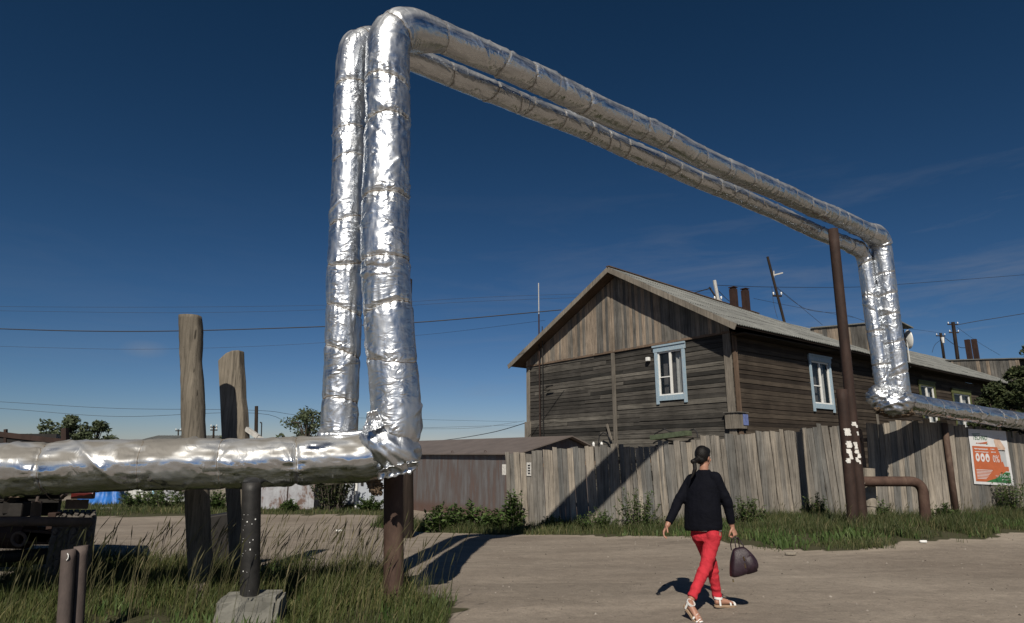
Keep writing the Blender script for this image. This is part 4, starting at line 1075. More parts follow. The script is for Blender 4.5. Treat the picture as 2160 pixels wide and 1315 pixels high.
mb = MB(); mb.tube([TL_(143, 1038, 7.93), TL_(138, 1044, 7.9), TL_(132, 1048, 7.95)], .025, 8); mb.build('bracket_arm', 'steel_old', tr)
def wheel(u, Y):
    p = TL_(u, 1130, Y); wr = empty('wheel', (0, 0, 0)); wr.parent = tr; wr.location = Vector((p.x, p.y, .5))+DV*.5; wr.rotation_euler = (0, 0, math.atan2(.53, .85))
    mb = MB(); seg = 40; prof = [(-.12, .30), (-.135, .42), (-.12, .485), (-.06, .50), (.06, .50), (.12, .485), (.135, .42), (.12, .30)]
    for k in range(seg):
        a = 2*PI*k/seg
        for (x, r_) in prof: mb.v.append((x, math.cos(a)*r_, math.sin(a)*r_))
    m = len(prof)
    for k in range(seg):
        for j in range(m-1):
            a = k*m+j; b = ((k+1) % seg)*m+j; mb.f.append((a, b, b+1, a+1)); mb.r.append(.5)
    ty_ = mb.build('tyre', 'rubber', wr, smooth=True)
    mb = MB()
    for k in range(30):
        for j, x in enumerate((-.09, -.03, .03, .09)):
            a = 2*PI*(k+.5*(j % 2))/30; c = Vector((x, math.cos(a)*.505, math.sin(a)*.505)); t_ = Vector((0, -math.sin(a), math.cos(a)))
            hx = [c+Vector((1, 0, 0))*.026*math.cos(q*PI/3)+t_*.044*math.sin(q*PI/3) for q in range(6)]
            mb.prism(hx, Vector((0, math.cos(a), math.sin(a)))*.018)
    mb.build('tread_blocks', 'rubber', ty_)
    mb = MB(); mb.tube([(-.1, 0, 0), (.1, 0, 0)], .29, 24); mb.build('rim', 'rust_dark', wr)
wheel(133, 8.2); wheel(172, 8.2); wheel(-180, 8.2)
mb = MB(); p = TL_(133, 1130, 8.2); mb.tube([Vector((p.x, p.y, .5))+DV*.5-Vector((.85, .53, 0))*2.2, Vector((p.x, p.y, .5))+DV*.5+Vector((.85, .53, 0))*.3], .07, 10); mb.build('axle', 'darkmetal', tr)
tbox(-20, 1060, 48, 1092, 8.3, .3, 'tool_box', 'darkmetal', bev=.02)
tbox(-300, 1030, 128, 1088, 8.75, .06, 'dark_gap_panel', 'darkmetal')  # added dark panel closing bright gaps under the deck, standing in for shade
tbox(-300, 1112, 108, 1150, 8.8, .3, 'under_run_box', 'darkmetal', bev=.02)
mb = MB(); mb.tube([TL_(2, 1128, 8.35), TL_(60, 1130, 8.35)], .16, 18); mb.build('air_tank', 'rust_dark', tr)
tbox(95, 1082, 118, 1120, 8.35, .2, 'spring_hanger', 'rust_dark', bev=.01)
for k in range(4):
    mb = MB(); mb.beam(TL_(10+k*4, 1120+k*6, 8.25), TL_(112-k*4, 1128+k*5, 8.25), .035, .012); mb.build('leaf_spring', 'rust_dark', tr)
mb = MB(); mb.tube([TL_(40+14*math.cos(t), 1138+14*math.sin(t), 8.0) for t in [2*PI*k/16 for k in range(17)]], .018, 8); mb.build('towing_ring', 'steel_old', tr)
for (pts) in ([(0, 1045), (30, 1050), (55, 1047), (82, 1040)], [(0, 1056), (14, 1058), (22, 1050), (8, 1046)], [(95, 1040), (105, 1052), (120, 1057), (135, 1052)]):
    mb = MB(); mb.tube([TL_(u, v, 7.85) for u, v in pts], .006, 5); mb.build('loose_wire', 'tie', tr)
# stacked old planks beneath the trailer
for (u0, u1, v, Y, lab) in ((-20, 45, 1150, 9.3, 'pale scrap plank lying under the trailer at the left frame edge'), (62, 100, 1130, 9.6, 'short pale scrap plank lying under the trailer beside its wheel')):
    a = W(u0, v, Y); b = W(u1, v, Y); a.z = b.z = G(a.x, Y)+.12; mb = MB(); mb.obox((a+b)/2, (b-a)/2, (0, .2, .02), (0, 0, .03))
    tag(mb.build('scrap_plank', 'plank_grey', None), lab, 'plank')


# ------------------------------------------------------------------ litter
for i, (u, v, s, mat, lab) in enumerate(((715, 1122, .09, 'paper', 'white litter scrap on the road left of the rusty post'), (1668, 1172, .10, 'plank_grey', 'flat pale litter strip at the verge edge behind the bag'), (1948, 1146, .07, 'white', 'small white rag at the grass edge below the rusty elbow pipe'), (818, 1070, .2, 'plank_grey', 'pale stone in the far verge beside the rusty post'), (228, 1075, .35, 'concrete', 'flat rubble slab on the far road edge below the whitewashed hut'))):
    rx, rz = ray(u, v); Y = 8
    for k in range(30): Y = (G(rx*Y, Y)-CH)/rz
    x = rx*Y; mb = MB(); n = 9; pl_ = [(x+math.cos(a*2*PI/n)*s*(1+.4*nz(a, i)), Y+math.sin(a*2*PI/n)*s*.5*(1+.4*nz(a, i, 3)), G(x, Y)+.01) for a in range(n)]
    mb.prism(pl_, (0, 0, .03+s*.12)); tag(mb.build('litter' if i < 3 else 'rubble', mat, None, bevel=.01), lab, 'litter' if i < 3 else 'stone')
# pebbles, many
mb = MB(); rp = random.Random(3)
for i in range(1700):
    x = rp.uniform(-2, 11); y = rp.uniform(6.6, 16)
    if verge_at(x, y): continue
    s = rp.choice([.004, .005, .006, .008, .010, .016]) * rp.uniform(.7, 1.4); z = G(x, y); pts = []
    k = rp.random()*6
    top = (x, y, z+s*.8); ring = [(x+math.cos(k+a*1.256)*s*rp.uniform(.7, 1.3), y+math.sin(k+a*1.256)*s*rp.uniform(.7, 1.3), z-.002) for a in range(5)]
    i0 = len(mb.v); mb.v += ring+[top]; r = rp.random()
    for a in range(5): mb.f.append((i0+a, i0+(a+1) % 5, i0+5)); mb.r.append(r)
M['pebble'] = leafm('pebbles', (.04, .034, .028), (.14, .12, .10), (.30, .27, .235), 0)
tag(mb.build('pebbles', 'pebble', None, fix=False), 'loose pebbles and grit scattered on the dirt road', 'pebbles', kind='stuff')

# ------------------------------------------------------------------ grass
def blades(name, poly, n, hmin, hmax, w, mat, label, seed, lean=(.25, .0), cond=None, hfn=None):
    rg = random.Random(seed); V = []; Fc = []; R = []
    x0 = min(p[0] for p in poly); x1 = max(p[0] for p in poly); y0 = min(p[1] for p in poly); y1 = max(p[1] for p in poly)
    c = 0; tries = 0
    while c < n and tries < n*12:
        tries += 1
        x = rg.uniform(x0, x1); y = rg.uniform(y0, y1)
        if not inpoly(x+.45*nz(x*1.3, y*1.3, 4)+rg.gauss(0, .10), y+.45*nz(x*1.3, y*1.3, 8)+rg.gauss(0, .10), poly): continue
        d = nz(x*.9, y*.9, seed)+.5*nz(x*3, y*3, seed)
        if rg.random() > .55+d*1.1: continue
        if cond and not cond(x, y, rg): continue
        h = rg.uniform(hmin, hmax)*(1+.55*d)*(hfn(x, y) if hfn else 1); h = max(.05, h)
        a = rg.uniform(0, 2*PI); lx = math.cos(a)*rg.uniform(.1, .5)*h+lean[0]*h*rg.random(); ly = math.sin(a)*rg.uniform(.1, .5)*h+lean[1]*h
        b = rg.uniform(0, PI); wx, wy = math.cos(b)*w*rg.uniform(.6, 1.4), math.sin(b)*w*.7; z = G(x, y)-.02; i = len(V)
        V += [(x-wx, y-wy, z), (x+wx, y+wy, z), (x+lx*.3-wx*.8, y+ly*.3-wy*.8, z+h*.55), (x+lx*.3+wx*.8, y+ly*.3+wy*.8, z+h*.55), (x+lx, y+ly, z+h*rg.uniform(.85, 1))]
        Fc += [(i, i+1, i+3, i+2), (i+2, i+3, i+4)]; r = min(1, max(0, rg.gauss(.42, .22)+.25*nz(x*.7, y*.7, 33))); R += [r, r]
        c += 1
    mb = MB(); mb.v = V; mb.f = Fc; mb.r = R
    return tag(mb.build(name, mat, None, fix=False), label, 'grass', kind='stuff')
def dens_l(x, y, rg):
    return True
def gl_h(x, y):
    return (.62+.45*sm(6.8, 8.2, y))*(.45 if (-3.6 < x < -2.2 and 5.9 < y < 7.0) else 1)
blades('meadow_grass', VERGE_L, 30000, .14, .36, .0046, 'grass', 'tall unkempt green grass around the post bases in the left foreground', 21, (.25, 0), lambda x, y, rg: y > 5.6 and x > -8.2, gl_h)
def verge_h(x, y):
    # taller towards the fence and the poles
    fy = FA.y+(F1.y-FA.y)*(x-FA.x)/(F1.x-FA.x) if x < F1.x else F1.y+(F2.y-F1.y)*(x-F1.x)/(F2.x-F1.x) if x < F2.x else (FB.y if x < FM.x else FM.y+(FC.y-FM.y)*(x-FM.x)/(FC.x-FM.x))
    a = sm(3.2, .4, fy-y); b = math.exp(-((x-7.6)**2/5+(y-14.2)**2/4)); return .36+.95*max(a*.9, b)
blades('verge_grass', VERGE_R, 42000, .10, .32, .0060, 'verge', 'rough green grass strip along the plank fences', 22, (.12, 0), lambda x, y, rg: nz(x*.8, y*1.3, 90)+.4*nz(x*2.5, y*3, 91) > -.22, hfn=verge_h)
blades('far_grass', VERGE_F, 14000, .06, .24, .012, 'verge', 'low green grass in front of the far garages', 23, (.1, 0), lambda x, y, rg: y < 31)
# seed stalks
blades('broad_leaf_weeds', VERGE_L, 2600, .05, .20, .013, 'weed', 'low broad-leaved weeds among the foreground grass', 31, (.05, 0), lambda x, y, rg: y > 5.6 and x > -7 and nz(x*1.5, y*1.5, 70) > .0)
blades('broad_leaf_weeds', VERGE_R, 5000, .04, .22, .016, 'weed', 'low broad-leaved weeds in the verge along the fences', 32, (.05, 0), lambda x, y, rg: nz(x*.9, y*.9, 71) > .05)
def stalks(poly, n, hmin, hmax, seed, label, cond=None):
    rg = random.Random(seed); mb = MB()
    x0 = min(p[0] for p in poly); x1 = max(p[0] for p in poly); y0 = min(p[1] for p in poly); y1 = max(p[1] for p in poly); c = 0
    while c < n:
        x = rg.uniform(x0, x1); y = rg.uniform(y0, y1)
        if not inpoly(x, y, poly) or (cond and not cond(x, y)): continue
        h = rg.uniform(hmin, hmax); z = G(x, y); lx = rg.uniform(.02, .4)*h; ly = rg.uniform(-.15, .15)*h; r = rg.random(); w = .0018
        p = [Vector((x, y, z)), Vector((x+lx*.3, y+ly*.3, z+h*.5)), Vector((x+lx*.7, y+ly*.7, z+h*.82)), Vector((x+lx*1.15, y+ly*1.1, z+h))]
        for (a, b, w0, w1) in ((p[0], p[1], w, w), (p[1], p[2], w, w), (p[2], p[2]*.6+p[3]*.4, w*1.5, w*4.2), (p[2]*.6+p[3]*.4, p[3], w*4.2, w*.6)):
            i = len(mb.v)
            for (q, ww) in ((a, w0), (b, w1)):
                for k in range(3): mb.v.append((q.x+math.cos(k*2.1)*ww, q.y+math.sin(k*2.1)*ww, q.z))
            for k in range(3): mb.f.append((i+k, i+(k+1) % 3, i+3+(k+1) % 3, i+3+k)); mb.r.append(r)
        c += 1
    return tag(mb.build('seed_stalks', 'straw', None, fix=False), label, 'grass', kind='stuff')
stalks(VERGE_L, 560, .45, .95, 41, 'thin straw-coloured seed stalks above the foreground grass', lambda x, y: y > 6.3 and x > -7 and not (x < -5.2 and y > 8.2))
stalks(VERGE_R, 500, .25, .55, 42, 'thin seed stalks in the verge by the rusty poles', lambda x, y: x > 3)

# ------------------------------------------------------------------ weeds, bushes and trees
def leafcloud(mb, c, rad, n, ls, rg, flat=.8):
    for i in range(n):
        while True:
            d = Vector((rg.uniform(-1, 1), rg.uniform(-1, 1), rg.uniform(-1, 1)))
            if .1 < d.length < 1: break
        p = c+Vector((d.x*rad[0], d.y*rad[1], d.z*rad[2])); a = Vector((rg.gauss(0, 1), rg.gauss(0, 1), rg.gauss(0, .7))).normalized(); b = a.cross(Vector((rg.gauss(0, 1), rg.gauss(0, 1), rg.gauss(0, 1)))).normalized()
        l = ls*rg.uniform(.6, 1.4); r = min(1, max(0, rg.gauss(.45, .25)))
        mb.face([p-a*l, p+b*l*.42, p+a*l, p-b*l*.42], r)
def bush(name, x, y, w, h, nst, leaf, mat, label, cat, seed, group=None, spiky=.5, ln=26, woody=.012, droop=0.0):
    rg = random.Random(seed); z = G(x, y)-.05; root = empty(name, (x, y, z)); tag(root, label, cat, group)
    st = MB(); lf = MB()
    for i in range(nst):
        a = rg.uniform(0, 2*PI); q = rg.random()**.6; tx_ = math.cos(a)*w/2*q; ty_ = math.sin(a)*w/2*q*.8; hh = h*(1-.45*q*q)*rg.uniform(.6, 1.05)
        b = Vector((tx_*.35, ty_*.35, 0)); t = Vector((tx_, ty_, hh)); m = (b+t)/2+Vector((0, 0, hh*.12))
        pts = [b, m, t]; st.tube(pts, [woody, woody*.7, woody*.3], 5)
        for k in range(ln):
            u = rg.uniform(.12, 1.0); p = (b*(1-u)**2+m*2*u*(1-u)+t*u*u)
            d = Vector((rg.gauss(0, 1), rg.gauss(0, 1), rg.uniform(-.2, .9)-droop)).normalized(); l = leaf*rg.uniform(.6, 1.3)*(1.1-.4*u); wd = d.cross(Vector((rg.gauss(0, .4), rg.gauss(0, .4), 1))).normalized()*l*.22
            r = min(1, max(0, rg.gauss(.45, .22)))
            tip = p+d*l; mid = p+d*l*.45+Vector((0, 0, l*.06))
            lf.face([p, mid+wd, tip, mid-wd], r)
    st.build('stems', 'bark', root); lf.build('leaves', mat, root, fix=False)
    return root
def at_px(u, v, Y): p = W(u, v, Y); return p.x, Y
bset = [(930, 17.8, .9, .85, 'left broad-leaved weed clump in front of the metal shed'), (985, 18.3, 1.2, .85, 'large leafy weed clump in front of the metal shed'), (1040, 17.9, .9, .7, 'leafy weed clump at the left end of the plank fence'), (1085, 17.8, .5, 1.2, 'slender tall weed against the left end of the plank fence')]
for i, (u, Y, w, h, lab) in enumerate(bset):
    x, y = at_px(u, 1090, Y); bush('weed_clump', x, y, w*1.3, h, 34, .19, 'weed', lab, 'weed', 60+i, 'weeds along the fence')
bset = [(1165, 17.3, .8, .5, 'low green weed under the pipe shadow on the fence'), (1262, 16.9, 1.2, .65, 'low bushy weed right of the pipe shadow on the fence'), (1345, 16.4, 1.5, 1.15, 'big round dark green weed bush left of the woman'), (1575, 16.6, 1.1, .75, 'green weed bush behind the bag'), (1720, 16.9, .8, .8, 'thin weed in the pole shadow on the fence'), (1845, 16.2, 1.0, .7, 'weed behind the rusty elbow pipe'), (2140, 18.2, 1.2, 1.2, 'dark weed clump under the poster at right edge'), (1990, 16.9, .8, .5, 'low weed at the foot of the leaning steel post')]
for i, (u, Y, w, h, lab) in enumerate(bset):
    x, y = at_px(u, 1090, Y); bush('weed_bush', x, y, w, h, 46, .085, 'weed', lab, 'weed', 80+i, 'weeds along the fence', ln=44, woody=.006)
for i, (u, Y, w, h, lab) in enumerate([(300, 29.0, 2.6, .9, 'low weed patch in front of the whitewashed hut'), (355, 28.5, 2.6, 1.3, 'bushy weed patch in front of the whitewashed hut, left of the log post'), (455, 28.0, 1.5, .8, 'weed patch in front of the grey board shed'), (610, 26.9, .8, .5, 'small weed before the galvanised garage doors'), (780, 27.0, 1.3, .7, 'weed patch before the pale blue-grey garage')]):
    x, y = at_px(u, 1070, Y); bush('weed_bush', x, y, w, h, 40, .15, 'weed', lab, 'weed', 100+i, 'far weeds', ln=40, woody=.008)
x, y = at_px(703, 1065, 27.2); bush('dark_bush', x, y, 2.0, 2.9, 60, .17, 'leafdark', 'dark tall bush between the garages, just behind the left foreground pipe', 'bush', 120, ln=60, woody=.02)
def tree(name, u, v_top, Y, w, label, mat, seed, leaf=.16, clumps=40, per=60, trunk_h=.35, thin=1.0, group=None, zb=None):
    rg = random.Random(seed); p = W(u, v_top, Y); x = p.x; z0 = G(x, Y)-.1; H = p.z-z0
    root = empty(name, (x, Y, z0)); tag(root, label, 'tree', group)
    tk = MB(); cr = MB()
    tk.tube([(0, 0, 0), (.05*w*.3, 0, H*.3), (-.03*w, .05, H*.6), (0, 0, H*.9)], [.035*H, .026*H, .016*H, .004*H], 8, jit=.2)
    for i in range(clumps):
        t = rg.uniform(trunk_h, 1); a = rg.uniform(0, 2*PI); q = rg.random()**.5*(math.sin(PI*min(1, max(.08, (t-trunk_h*.7)/(1-trunk_h*.7))))**.6); c = Vector((math.cos(a)*q*w/2, math.sin(a)*q*w/2, H*t))
        c.x += w*.06*nz(t*5, seed)
        tk.tube([(0, 0, H*max(.12, t-.28)), c*.55+Vector((0, 0, H*.45*t)), c], [.008*H, .005*H, .002*H], 5)
        rr = rg.uniform(.45, 1.0)*w*.13
        leafcloud(cr, c, (rr*1.2, rr*1.2, rr*.9), int(per*rg.uniform(.5, 1.4)), leaf, rg)
    tk.build('trunk', 'bark', root); cr.build('crown', mat, root, fix=False)
    return root
tree('willow_tree', 100, 893, 42, 3.2, 'leftmost grey-green tree above the trailer rail', 'leafgrey', 200, .13, 46, 70, group='distant trees above the foreground pipe')
tree('willow_tree', 152, 882, 43, 3.0, 'middle grey-green tree above the foreground pipe, left of the log post', 'leafgrey', 201, .13, 50, 70, group='distant trees above the foreground pipe')
tree('willow_tree', 208, 893, 44, 2.6, 'right-hand one of the three grey-green trees left of the log post', 'leafgrey', 202, .13, 40, 60, group='distant trees above the foreground pipe')
tree('willow_tree', 650, 868, 36, 3.6, 'airy grey-green tree behind the lower end of the thinner vertical pipe', 'leafgrey', 203, .11, 60, 40, group='distant trees above the foreground pipe')
tree('willow_tree', 470, 920, 50, 2.6, 'small far tree between the two old wooden posts and behind', 'leafgrey', 204, .12, 30, 50, group='distant trees above the foreground pipe')
tree('birch_tree', 2155, 782, 23.5, 2.6, 'dark leafy tree in front of the house at the right edge', 'leafdark', 205, .085, 90, 130, .3)
tree('birch_tree', 2100, 812, 24.2, 1.9, 'lower dark leafy tree left of the right-edge tree', 'leafdark', 206, .08, 70, 120, .3)
tree('birch_tree', 2172, 722, 26.5, 1.6, 'thin taller branches of a tree reaching above the roof at the right edge', 'leafgrey', 207, .08, 40, 40, .5)

# ------------------------------------------------------------------ utility poles
def upole(u0, v0, u1, v1, Y, r, mat, label, arms=(), ins=True, name='utility_pole'):
    a = W(u0, v0, Y); b = W(u1, v1, Y); d = (b-a)/(a.z-b.z); bot = a+d*(a.z-G(a.x, Y)+.3)
    root = empty(name, (bot.x, bot.y, bot.z)); tag(root, label, 'utility pole', 'utility poles on the skyline')
    mb = MB(); mb.tube([(0, 0, 0), a-bot], [r*1.2, r], 8); mb.build('shaft', mat, root)
    for (f, hw) in arms:
        c = (a-bot)*f; mb = MB(); mb.beam(c-Vector((hw, 0, 0)), c+Vector((hw, .1, 0)), .05, .05); mb.build('crossarm', mat, root)
        for s in (-1, 1):
            mb = MB(); e = c+Vector((s*hw*.85, 0, .06)); mb.tube([e, e+Vector((0, 0, .1)), e+Vector((0, 0, .18))], [.03, .06, .03], 6); mb.build('insulator', 'white', root)
    return root
upole(1619, 542, 1655, 682, 40, .085, 'dark_post', 'leaning thin utility pole with an aerial above the house ridge', ((.82, .3),))
mb = MB(); mb.beam(W(1628, 582, 40), W(1651, 576, 40), .04, .04); mb.beam(W(1632, 572, 40), W(1632, 590, 40), .03, .03, (1, 0, 0)); tag(mb.build('aerial_bracket', 'paper_grey', None), 'pale aerial arm on the leaning pole', 'aerial')
upole(1507, 592, 1516, 640, 36, .10, 'paper_grey', 'grey slanted roof pole just left of the chimneys', ((.9, .22),))
mb = MB(); mb.tube([W(1496, 606, 36), W(1516, 636, 36)], .05, 6); tag(mb.build('pole_strut', 'dark_post', None), 'slanted strut leaning on the grey roof pole', 'strut')
upole(2010, 680, 2019, 748, 62, .16, 'dark_post', 'tall dark utility pole above the far roof, left of the far chimneys', ((.985, .55), (.93, .5)))
upole(1984, 703, 1990, 746, 66, .13, 'dark_post', 'shorter dark utility pole with a white lamp left of the tall one', ((.98, .5),))
upole(541, 857, 540, 930, 48, .13, 'dark_post', 'distant bare utility pole right of the broken-topped post', ())
upole(451, 898, 450, 930, 60, .09, 'dark_post', 'tiny distant pole with crossarm between the wooden posts', ((.97, .3), (.92, .3)))
upole(376, 906, 376, 930, 70, .07, 'dark_post', 'tiny distant pole just left of the log post', ((.97, .3),))
upole(910, 938, 910, 952, 90, .1, 'dark_post', 'tiny distant pole with crossarm over the shed roof', ((.97, 1.0),))
mb = MB(); mb.tube([W(552, 893, 44), W(551, 930, 44)], .04, 6); mb.tube([W(552, 893, 44), W(549, 891, 44)], .05, 6); tag(mb.build('street_lamp', 'tar', None), 'thin dark lamp post beside the distant bare utility pole', 'lamp post')

# ------------------------------------------------------------------ wires
def wire(pts, r, label, ends=None):
    P = [W(u, v, Y) for u, v, Y in pts]; out_ = []
    n = len(P)
    for i in range(n-1):
        p0 = P[max(0, i-1)]; p1 = P[i]; p2 = P[i+1]; p3 = P[min(n-1, i+2)]
        for k in range(8):
            t = k/8; out_.append(.5*((2*p1)+(-p0+p2)*t+(2*p0-5*p1+4*p2-p3)*t*t+(-p0+3*p1-3*p2+p3)*t**3))
    out_.append(P[-1]); mb = MB(); mb.tube(out_, r, 5); return tag(mb.build('overhead_wire', 'wire', None), label, 'wire', 'overhead wires')
wire([(-400, 680, 26), (0, 694, 26), (200, 699, 26), (400, 698, 26), (690, 689, 26), (900, 679, 26), (1184, 654, 26.6)], .021, 'thick black wire crossing behind the vertical pipes to the house gable')
wire([(-400, 640, 34), (0, 647, 34), (400, 648, 34), (760, 642, 34), (1010, 628, 34), (1230, 620, 34), (1500, 612, 36)], .007, 'upper one of the thin wires high across the left sky')
wire([(-400, 650, 34), (0, 656, 34), (400, 660, 34), (760, 651, 34), (1010, 636, 34), (1500, 618, 36)], .007, 'thin wire just below the highest one in the left sky')
wire([(-400, 720, 34), (0, 731, 34), (300, 737, 34), (600, 728, 34), (900, 706, 34), (1150, 676, 29)], .007, 'thin wire below the thick black wire')
wire([(-200, 840, 50), (0, 848, 50), (250, 862, 50), (541, 866, 48), (700, 880, 60), (1090, 890, 90)], .014, 'faint low wire to the distant bare pole')
wire([(-200, 855, 50), (0, 862, 50), (250, 879, 50), (541, 872, 48), (700, 905, 60), (1090, 897, 90)], .014, 'second faint low wire to the distant bare pole')
wire([(888, 934, 50), (960, 926, 45), (1040, 912, 38), (1107, 893, 32.8)], .02, 'sagging dark wire running up to the left house corner')
wire([(888, 905, 60), (1000, 903, 60), (1107, 888, 60)], .012, 'faint wire over the shed roof')
wire([(1465, 618, 34), (1500, 608, 36)], .03, 'short thick cable to the grey roof pole')
wire([(1510, 608, 36), (1535, 633, 36), (1552, 642, 33)], .02, 'short cable dropping from the roof pole to the chimney')
wire([(1510, 602, 36), (1632, 606, 40), (1800, 606, 45), (1900, 600, 50), (2160, 580, 55), (2400, 560, 60)], .017, 'long thin wire running right from the leaning pole across the sky')
wire([(1636, 606, 40), (1700, 652, 40), (1775, 662, 40), (1830, 680, 40)], .012, 'wire falling right from the leaning pole')
wire([(1636, 604, 40), (1680, 640, 40), (1735, 686, 38)], .012, 'steeper wire falling right from the leaning pole')
wire([(1628, 604, 40), (1632, 640, 40), (1640, 672, 40)], .012, 'slack drop wire on the leaning pole')
wire([(1590, 630, 34), (1690, 650, 38), (1800, 670, 40)], .010, 'thin wire over the ridge right of the chimneys')
wire([(2018, 686, 62), (2060, 678, 62), (2110, 670, 62), (2200, 655, 62), (2400, 620, 62)], .03, 'dark wire leaving the tall far pole to the right')
wire([(1990, 710, 66), (2008, 724, 64), (2025, 733, 62), (2036, 734, 60)], .03, 'cable from the lamp pole towards the far chimneys')
wire([(1984, 718, 66), (1972, 728, 66), (1966, 744, 62)], .02, 'cable dropping left from the lamp pole')
wire([(2018, 690, 62), (2060, 720, 62), (2110, 750, 62)], .014, 'thin stay wire right of the tall far pole')
wire([(1540, 950, 60), (1700, 690, 60), (1905, 694, 62), (1984, 703, 66)][1:], .012, 'thin wire from the lamp pole to the left behind the pipes')
mb = MB(); mb.tube([W(1988, 712, 65.9), W(1990, 724, 65.9)], [.18, .12], 8); tag(mb.build('lamp', 'white', None), 'white lamp hanging on the shorter far pole', 'lamp')

# ------------------------------------------------------------------ the woman
PERSON_CODE = True
def clothm(name, c, rough=.85, sc=9, weave=220):
    t = NT(name); v = t.coord('Object', (1, 1, 1)); n = t.noise(v, sc, 4, .6, .6); n2 = t.noise(v, weave, 2)
    col = t.mix(1.0, c, t.ramp(n, [(.3, .82), (.7, 1.12)]), 'MULTIPLY')
    b = t.bump(n, .55, .03); t.out(col, rough, t.bump(n2, .3, .002, b), spec=.25); t.b.inputs['Specular IOR Level'].default_value = .12; return t.m
M['skin'] = simple('skin', (.34, .175, .12), .5, .08, 12, bump=.1)
M['hair'] = simple('black_hair', (.006, .005, .005), .5, .4, 30, bump=.6, spec=.2)
M['knit'] = clothm('navy_black_knit', (.003, .0035, .007))
M['red'] = clothm('coral_red_cotton', (.46, .032, .046), .85, 11)
M['leather'] = simple('dark_plum_leather', (.022, .011, .017), .42, .4, 30, bump=.5)
M['sole'] = simple('tan_sole', (.30, .21, .14), .8, .15)
M['brass'] = simple('dull_brass', (.25, .19, .10), .4, .1, metal=.8)
def loft(mb, rings, seg=24):
    """rings: (centre, axisA*ra, axisB*rb)"""
    i0 = len(mb.v)
    for (c, a, b) in rings:
        for k in range(seg):
            t = 2*PI*k/seg; mb.v.append(tuple(c+a*math.cos(t)+b*math.sin(t)))
    n = len(rings)
    for i in range(n-1):
        for k in range(seg):
            p = i0+i*seg+k; q = i0+i*seg+(k+1) % seg; mb.f.append((p, q, q+seg, p+seg)); mb.r.append(.5)
    mb.f.append(tuple(i0+k for k in range(seg))[::-1]); mb.r.append(.5); mb.f.append(tuple(i0+(n-1)*seg+k for k in range(seg))); mb.r.append(.5)
def ball(mb, c, a, b, cc, n=12):
    rings = []
    for j in range(1, n):
        ph = PI*j/n; rings.append((c+cc*math.cos(ph), a*math.sin(ph), b*math.sin(ph)))
    loft(mb, rings, 20)
def limb(mb, pts, rads, sub=6):
    """tapered limb with rounded joints"""
    pts = [Vector(p) for p in pts]
    P = []; R_ = []
    for i in range(len(pts)-1):
        for k in range(sub): t = k/sub; P.append(pts[i].lerp(pts[i+1], t)); R_.append(rads[i]+(rads[i+1]-rads[i])*t)
    P.append(pts[-1]); R_.append(rads[-1])
    mb.tube(P, R_, 16)
    for p, r in zip(pts, rads):
        ball(mb, p, Vector((r, 0, 0)), Vector((0, r, 0)), Vector((0, 0, r)), 8)
def solidify(mb, name, mat, parent, voxel, it=4, fac=.5):
    o = mb.build(name, mat, None)
    m = o.modifiers.new('r', 'REMESH'); m.mode = 'VOXEL'; m.voxel_size = voxel
    m2 = o.modifiers.new('s', 'SMOOTH'); m2.factor = fac; m2.iterations = it
    bpy.context.view_layer.update(); dg = bpy.context.evaluated_depsgraph_get()
    me = bpy.data.meshes.new_from_object(o.evaluated_get(dg)); me.name = name
    o.modifiers.clear(); o.data = me
    if not me.materials: me.materials.append(M[mat])
    me.polygons.foreach_set('use_smooth', [True]*len(me.polygons)); o.parent = parent; return o
wz = G(2.05, 7.2)
per = empty('person', (0, 0, 0)); tag(per, 'woman seen from behind in black jumper and red trousers walking across the road', 'person')
Fd = Vector((.6, .8, 0)); Rd = Vector((.8, -.6, 0)); Z = Vector((0, 0, 1))
pel = W(1489, 1122, 7.22)
hR = W(1505, 1128, 7.15); hL = W(1475, 1128, 7.30)
kR = W(1489, 1196, 7.10); aRk = W(1457, 1266, 6.98)
kL = W(1503, 1196, 7.38); aLk = W(1514, 1268, 7.42)
def gpt(u, v, Y, dz=0):
    p = W(u, v, Y); p.z = G(p.x, p.y)+dz; return p
heelR = W(1447, 1278, 6.96); toeR = gpt(1468, 1300, 6.86, .02)
heelL = gpt(1511, 1282, 7.36, .035); toeL = gpt(1543, 1280, 7.42, .02)
shL = W(1455, 1011, 7.33); shR = W(1512, 1006, 7.12); chest = W(1482, 1030, 7.22); neck0 = W(1484, 1003, 7.22); neck1 = W(1485, 984, 7.22)
elL = W(1430, 1060, 7.28); wrL = W(1408, 1108, 7.20); elR = W(1533, 1057, 7.12); wrR = W(1544, 1110, 7.16)
hd = W(1484, 964, 7.23); Hf = Vector((.80, .6, -.06)).normalized(); Hr = Hf.cross(Z).normalized(); Hu = Hr.cross(Hf)
# --- body
mb = MB()
def torso_ring(p, w, d): return (p, Rd*w, Fd*d)
loft(mb, [torso_ring(hR.lerp(hL, .5)-Z*.05, .12, .085), torso_ring(pel, .155, .105), torso_ring(pel+Z*.09, .135, .09), torso_ring(pel+Z*.2, .12, .085), torso_ring(chest-Z*.1, .135, .095), torso_ring(chest, .15, .095), torso_ring(chest+Z*.07, .13, .075), torso_ring(neck0+Z*.0, .06, .055)])
limb(mb, [shL-Z*.02, elL, wrL], [.036, .036, .027]); limb(mb, [shR-Z*.02, elR, wrR], [.036, .036, .027]); limb(mb, [shL-Z*.02, neck0-Z*.05, shR-Z*.02], [.038, .050, .038])
limb(mb, [neck0-Z*.02, neck1, hd-Z*.05], [.052, .048, .05])
limb(mb, [hR, kR, aRk], [.08, .052, .034]); limb(mb, [hL, kL, aLk], [.08, .052, .034])
